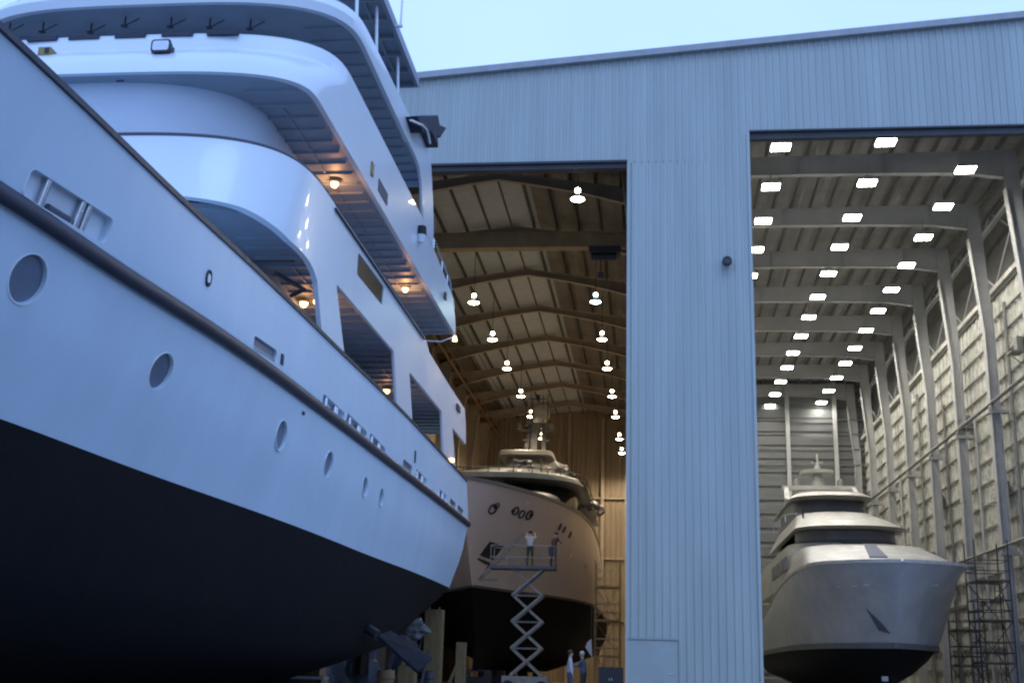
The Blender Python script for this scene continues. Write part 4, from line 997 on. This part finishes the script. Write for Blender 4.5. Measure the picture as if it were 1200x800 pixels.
for x in (x0, x1):
    for dz in (.55, 1.1): f.tube([(x, -.62, zt + dz), (x, .62, zt + dz)], .025, 6)
f.build('guard_rail', 'lift', lift)
f = MB(); f.box((1.0, -.6, zt + .7), (1.25, -.4, zt + 1.05)); f.build('control_box', 'dark', lift)
a, b = at(562, 679, 'Y', 58.6) - Vector(lift.location), at(612, 624, 'Y', 58.6) - Vector(lift.location)
f = MB(); d = b - a
for e in (-.5, .5): f.tube([a + Vector((0, e, 0)), b + Vector((0, e, 0))], .035, 6)
for i in range(1, 12): q = a.lerp(b, i / 12); f.tube([q + Vector((0, -.5, 0)), q + Vector((0, .5, 0))], .02, 5)
f.bar(a, a + Vector((.9, 0, .02)), .1, .08); f.bar(a + Vector((0, -.5, 0)), a + Vector((0, .5, 0)), .06); f.build('boarding_ladder', 'cream', lift)
# white sheet hanging at the stern right of the hull
a_ = [at(px, py, 'Y', 57.5) for px, py in ((688, 752), (693, 748), (694, 770), (686, 758))]
f = MB(); f.rings([[q for q in a_], [q + Vector((0, .12, 0)) for q in a_]])
o = f.build('hanging_sheet', 'whitetarp'); tag(o, 'small white triangular sheet hanging above the two people by the hull', 'sheet')
f = MB(); t = a_[1]; f.tube([t, (t.x, t.y + .06, 4.2)], .02, 5); f.build('cord', 'dark', o)

# ================================================================== PEOPLE
def person(loc, rz, label, shirt, legs, arms='down', bend=0, hat=None, h=1.76):
    """one skinned body; arms: 'down', 'reach', 'up'"""
    S_ = h / 1.76; V = []; E = []; Rr = []
    def v(x, y, z, r, p=None):
        z2 = z; y2 = y
        if z > .98 and bend: # lean forward about the hips (-y is forward)
            dz = z - .98; y2 = y - dz * math.sin(bend); z2 = .98 + dz * math.cos(bend)
        V.append((x*S_, y2*S_, z2*S_)); Rr.append(r*S_)
        if p is not None: E.append((p, len(V)-1))
        return len(V) - 1
    pel = v(0, 0, .98, .145); w = v(0, .0, 1.12, .13, pel); c = v(0, -.01, 1.32, .155, w); nb = v(0, 0, 1.47, .07, c); nk = v(0, -.01, 1.54, .056, nb); hd = v(0, -.02, 1.63, .088, nk); ht = v(0, -.02, 1.70, .075, hd)
    for s in (-1, 1):
        hp = v(s*.09, 0, .90, .098, pel); kn = v(s*.11, -.03, .50, .062, hp); an = v(s*.12, .01, .10, .042, kn); ft = v(s*.13, -.14, .045, .036, an)
        sh1 = v(s*.17, 0, 1.41, .062, c)
        if arms == 'down': el = v(s*.24, .02, 1.13, .042, sh1); wr = v(s*.25, -.08, .90, .030, el); dv = (0, -.02, -.09)
        elif arms == 'reach': el = v(s*.24, -.14, 1.20, .042, sh1); wr = v(s*.18, -.38, 1.20, .030, el); dv = (0, -.09, .01)
        else: el = v(s*.26, -.18, 1.38, .042, sh1); wr = v(s*.20, -.34, 1.56, .030, el); dv = (0, -.05, .08)
        x0_, y0_, z0_ = (s*.25, -.08, .90) if arms == 'down' else ((s*.18, -.38, 1.20) if arms == 'reach' else (s*.20, -.34, 1.56))
        pm = v(x0_ + dv[0]*.6, y0_ + dv[1]*.6, z0_ + dv[2]*.6, .032, wr)
        for q in range(4):
            off = (q - 1.5) * .02; ln = (.8, .95, .9, .7)[q]
            a1 = v(x0_ + off, y0_ + dv[1]*1.1, z0_ + dv[2]*1.1, .009, pm); v(x0_ + off - s*.01, y0_ + dv[1]*(1.1 + ln*.8) - .012, z0_ + dv[2]*(1.1 + ln*.8), .008, a1)
        t1 = v(x0_ - s*.035, y0_ + dv[1]*.7 - .01, z0_ + dv[2]*.7, .010, pm); v(x0_ - s*.045, y0_ + dv[1]*1.2 - .02, z0_ + dv[2]*1.2, .009, t1)
    me = bpy.data.meshes.new('person'); me.from_pydata(V, E, []); o = bpy.data.objects.new('person', me); COL.objects.link(o)
    md = o.modifiers.new('s', 'SKIN'); sk = me.skin_vertices[0].data
    for i, r in enumerate(Rr): sk[i].radius = (r, r)
    sk[0].use_root = True; sb = o.modifiers.new('u', 'SUBSURF'); sb.levels = 2; sb.render_levels = 2
    dg = bpy.context.evaluated_depsgraph_get(); m2 = bpy.data.meshes.new_from_object(o.evaluated_get(dg)); o.modifiers.clear(); o.data = m2
    # face: nose, brow, chin pushed out of the head surface
    hz = lambda z: (.98 + (z-.98)*math.cos(bend))*S_; hy = lambda y, z: (y - (z-.98)*math.sin(bend))*S_
    for vv in m2.vertices:
        if vv.co.z > hz(1.57) and vv.co.y < hy(-.07, 1.63) and abs(vv.co.x) < .03*S_ and abs(vv.co.z - hz(1.62)) < .03: vv.co.y -= .018*S_
    m2.materials.clear()
    for mm in ('skin', shirt, legs, 'black'): m2.materials.append(M[mm])
    for p in m2.polygons:
        cz = p.center.z / S_; cx = abs(p.center.x) / S_; cy = p.center.y / S_
        if cz < .12: i = 3
        elif cz < .97 and cx < .215: i = 2
        elif p.center.z > hz(1.50) and cx < .12 : i = 0
        elif arms == 'down' and cz < .95: i = 0
        elif arms == 'reach' and cy < -.36 - .3*bend and cx > .1: i = 0
        elif arms == 'up' and cz > 1.5 and cx > .12: i = 0
        else: i = 1
        p.material_index = i; p.use_smooth = True
    o.location = loc; o.rotation_euler = (0, 0, rz); tag(o, label, 'person')
    # hair or hat
    bm = bmesh.new(); bmesh.ops.create_uvsphere(bm, u_segments=16, v_segments=10, radius=.105*S_)
    for vv in list(bm.verts):
        if vv.co.z < -.02 and vv.co.y < .02: vv.co.y *= .6; vv.co.z = -.01
    bmesh.ops.translate(bm, verts=bm.verts, vec=(0, hy(-.005, 1.68), hz(1.685)))
    mh = bpy.data.meshes.new('hair'); bm.to_mesh(mh); bm.free(); smooth(mh, 60); link('hard_hat' if hat else 'hair', mh, hat or 'hair', o)
    f = MB()
    for s in (-1, 1): f.disc((s*.03*S_, hy(-.112, 1.64), hz(1.64)), (0, -1, 0), .009, .006, 8)
    f.build('eyes', 'black', o)
    return o
pz = zt + .145
p = at(621, 640, 'Y', 58.4); person((p.x, 58.5, pz), PI, 'worker in white top and dark trousers standing on the scissor lift', 'white_cloth', 'green_cloth', 'up', .05)
p = at(648, 640, 'Y', 58.4); person((p.x, 58.5, pz), PI * .8, 'worker in dark maroon top leaning over at the right end of the lift', 'red_cloth', 'dark_cloth', 'reach', .35)
p = at(668, 780, 'Y', 47.2); person((p.x, 47.2, 0), PI * .55, 'person in white shirt at the foot of the pillar, beside the hull', 'white_cloth', 'blue_cloth', 'down', 0, h=1.80)
p = at(684, 780, 'Y', 50.0); person((p.x, 50.0, 0), -PI * .6, 'person in blue jacket standing just right of the one in white', 'blue_cloth', 'dark_cloth', 'reach', .1, hat='film', h=1.82)
# machinery and bits on the left-hall floor
def cabinet(px, Y, w, h, m, label, nm='tool_cabinet'):
    p = at(px, 780, 'Y', Y); o = empty(nm, (p.x, Y, 0), label, 'cabinet')
    f = MB(); f.box((-w/2, -.3, .1), (w/2, .3, h)); f.build('body', m, o)
    for s in (-1, 1):
        f = MB(); f.box((s*w/4 - w/4 + .03, -.33, .2), (s*w/4 + w/4 - .03, -.303, h - .08)); d_ = f.build('door', m, o)
        f = MB(); f.box((s*.06 - .015, -.36, h*.5), (s*.06 + .015, -.333, h*.6)); f.build('handle', 'steel', d_)
    f = MB()
    for a in (-w/2 + .08, w/2 - .08): f.box((a - .04, -.25, 0), (a + .04, .25, .1)); 
    f.build('feet', 'dark', o)
cabinet(716, 62, 1.2, 1.3, 'blue_cloth', 'dark blue tool cabinet on the hall floor beside the pillar edge')
scaffold('scaffold_tower', -3.3, -1.9, 70, 71.8, (1.9, 3.9, 5.8), 7.3, 'brown scaffold tower between the pink yacht and the pillar edge', 'crane')

# ------------------------------------------------------------------ clutter round the stern
def drum(x, y, m, label):
    o = empty('oil_drum', (x, y, 0), label, 'drum')
    f = MB(); f.tube([(0,0,0), (0,0,.02), (0,0,.3), (0,0,.32), (0,0,.6), (0,0,.62), (0,0,.88), (0,0,.9)], [.29,.3,.29,.31,.29,.31,.29,.3], 20); f.build('barrel', m, o, 30)
    f = MB(); f.disc((.12, 0, .9), (0, 0, 1), .04, .03, 8); f.build('bung', 'steel', o)
drum(-8.1, 44.5, 'dark', 'dark steel drum standing beside the timber shores')
drum(-9.0, 41.2, 'crane', 'brown steel drum under the stern of the near yacht')
def pallet(x, y, h, m, label):
    o = empty('loaded_pallet', (x, y, 0), label, 'pallet')
    f = MB()
    for k in range(6): f.box((-.6, -.5 + k*.19, .12), (.6, -.42 + k*.19 + .05, .145))
    for k in (-.55, 0, .5): f.box((k - .05, -.5, 0), (k + .05, .55, .118))
    f.build('pallet_base', 'wood', o)
    lump('covered_load', (0, 0, .15 + h/2), (.55, .48, h/2 + .1), m, o, int(h*10), .25, 3)
pallet(-10.2, 43.0, 1.5, 'greypad', 'pallet with a tall grey covered load in the dark under the stern')
pallet(-9.6, 47.0, 2.0, 'tarp', 'pallet with a navy covered load behind the timber shores')
pallet(-11.8, 46.2, 1.7, 'greypad', 'pallet with a grey load farther left under the transom')
f = MB(); pts = []
for k_ in range(60): t = k_/59; pts.append((lerp(-7.0, -2.4, t) + .5*math.sin(t*17), 43.5 + 2.0*math.sin(t*9), .03))
f.tube(pts, .025, 6); tag(f.build('power_cable', 'black'), 'black power cable snaking over the yard towards the pillar', 'cable')
f = MB()
for e in (0, .38): f.tube([(-8.7 + e, 43.6, 0), (-8.3 + e, 45.0, 3.2)], .035, 6)
for k_ in range(1, 11): t = k_/11; f.tube([(lerp(-8.7, -8.3, t), lerp(43.6, 45, t), 3.2*t), (lerp(-8.7, -8.3, t) + .38, lerp(43.6, 45, t), 3.2*t)], .02, 5)
tag(f.build('ladder', 'dark'), 'dark ladder leaning against the near yacht transom', 'ladder')
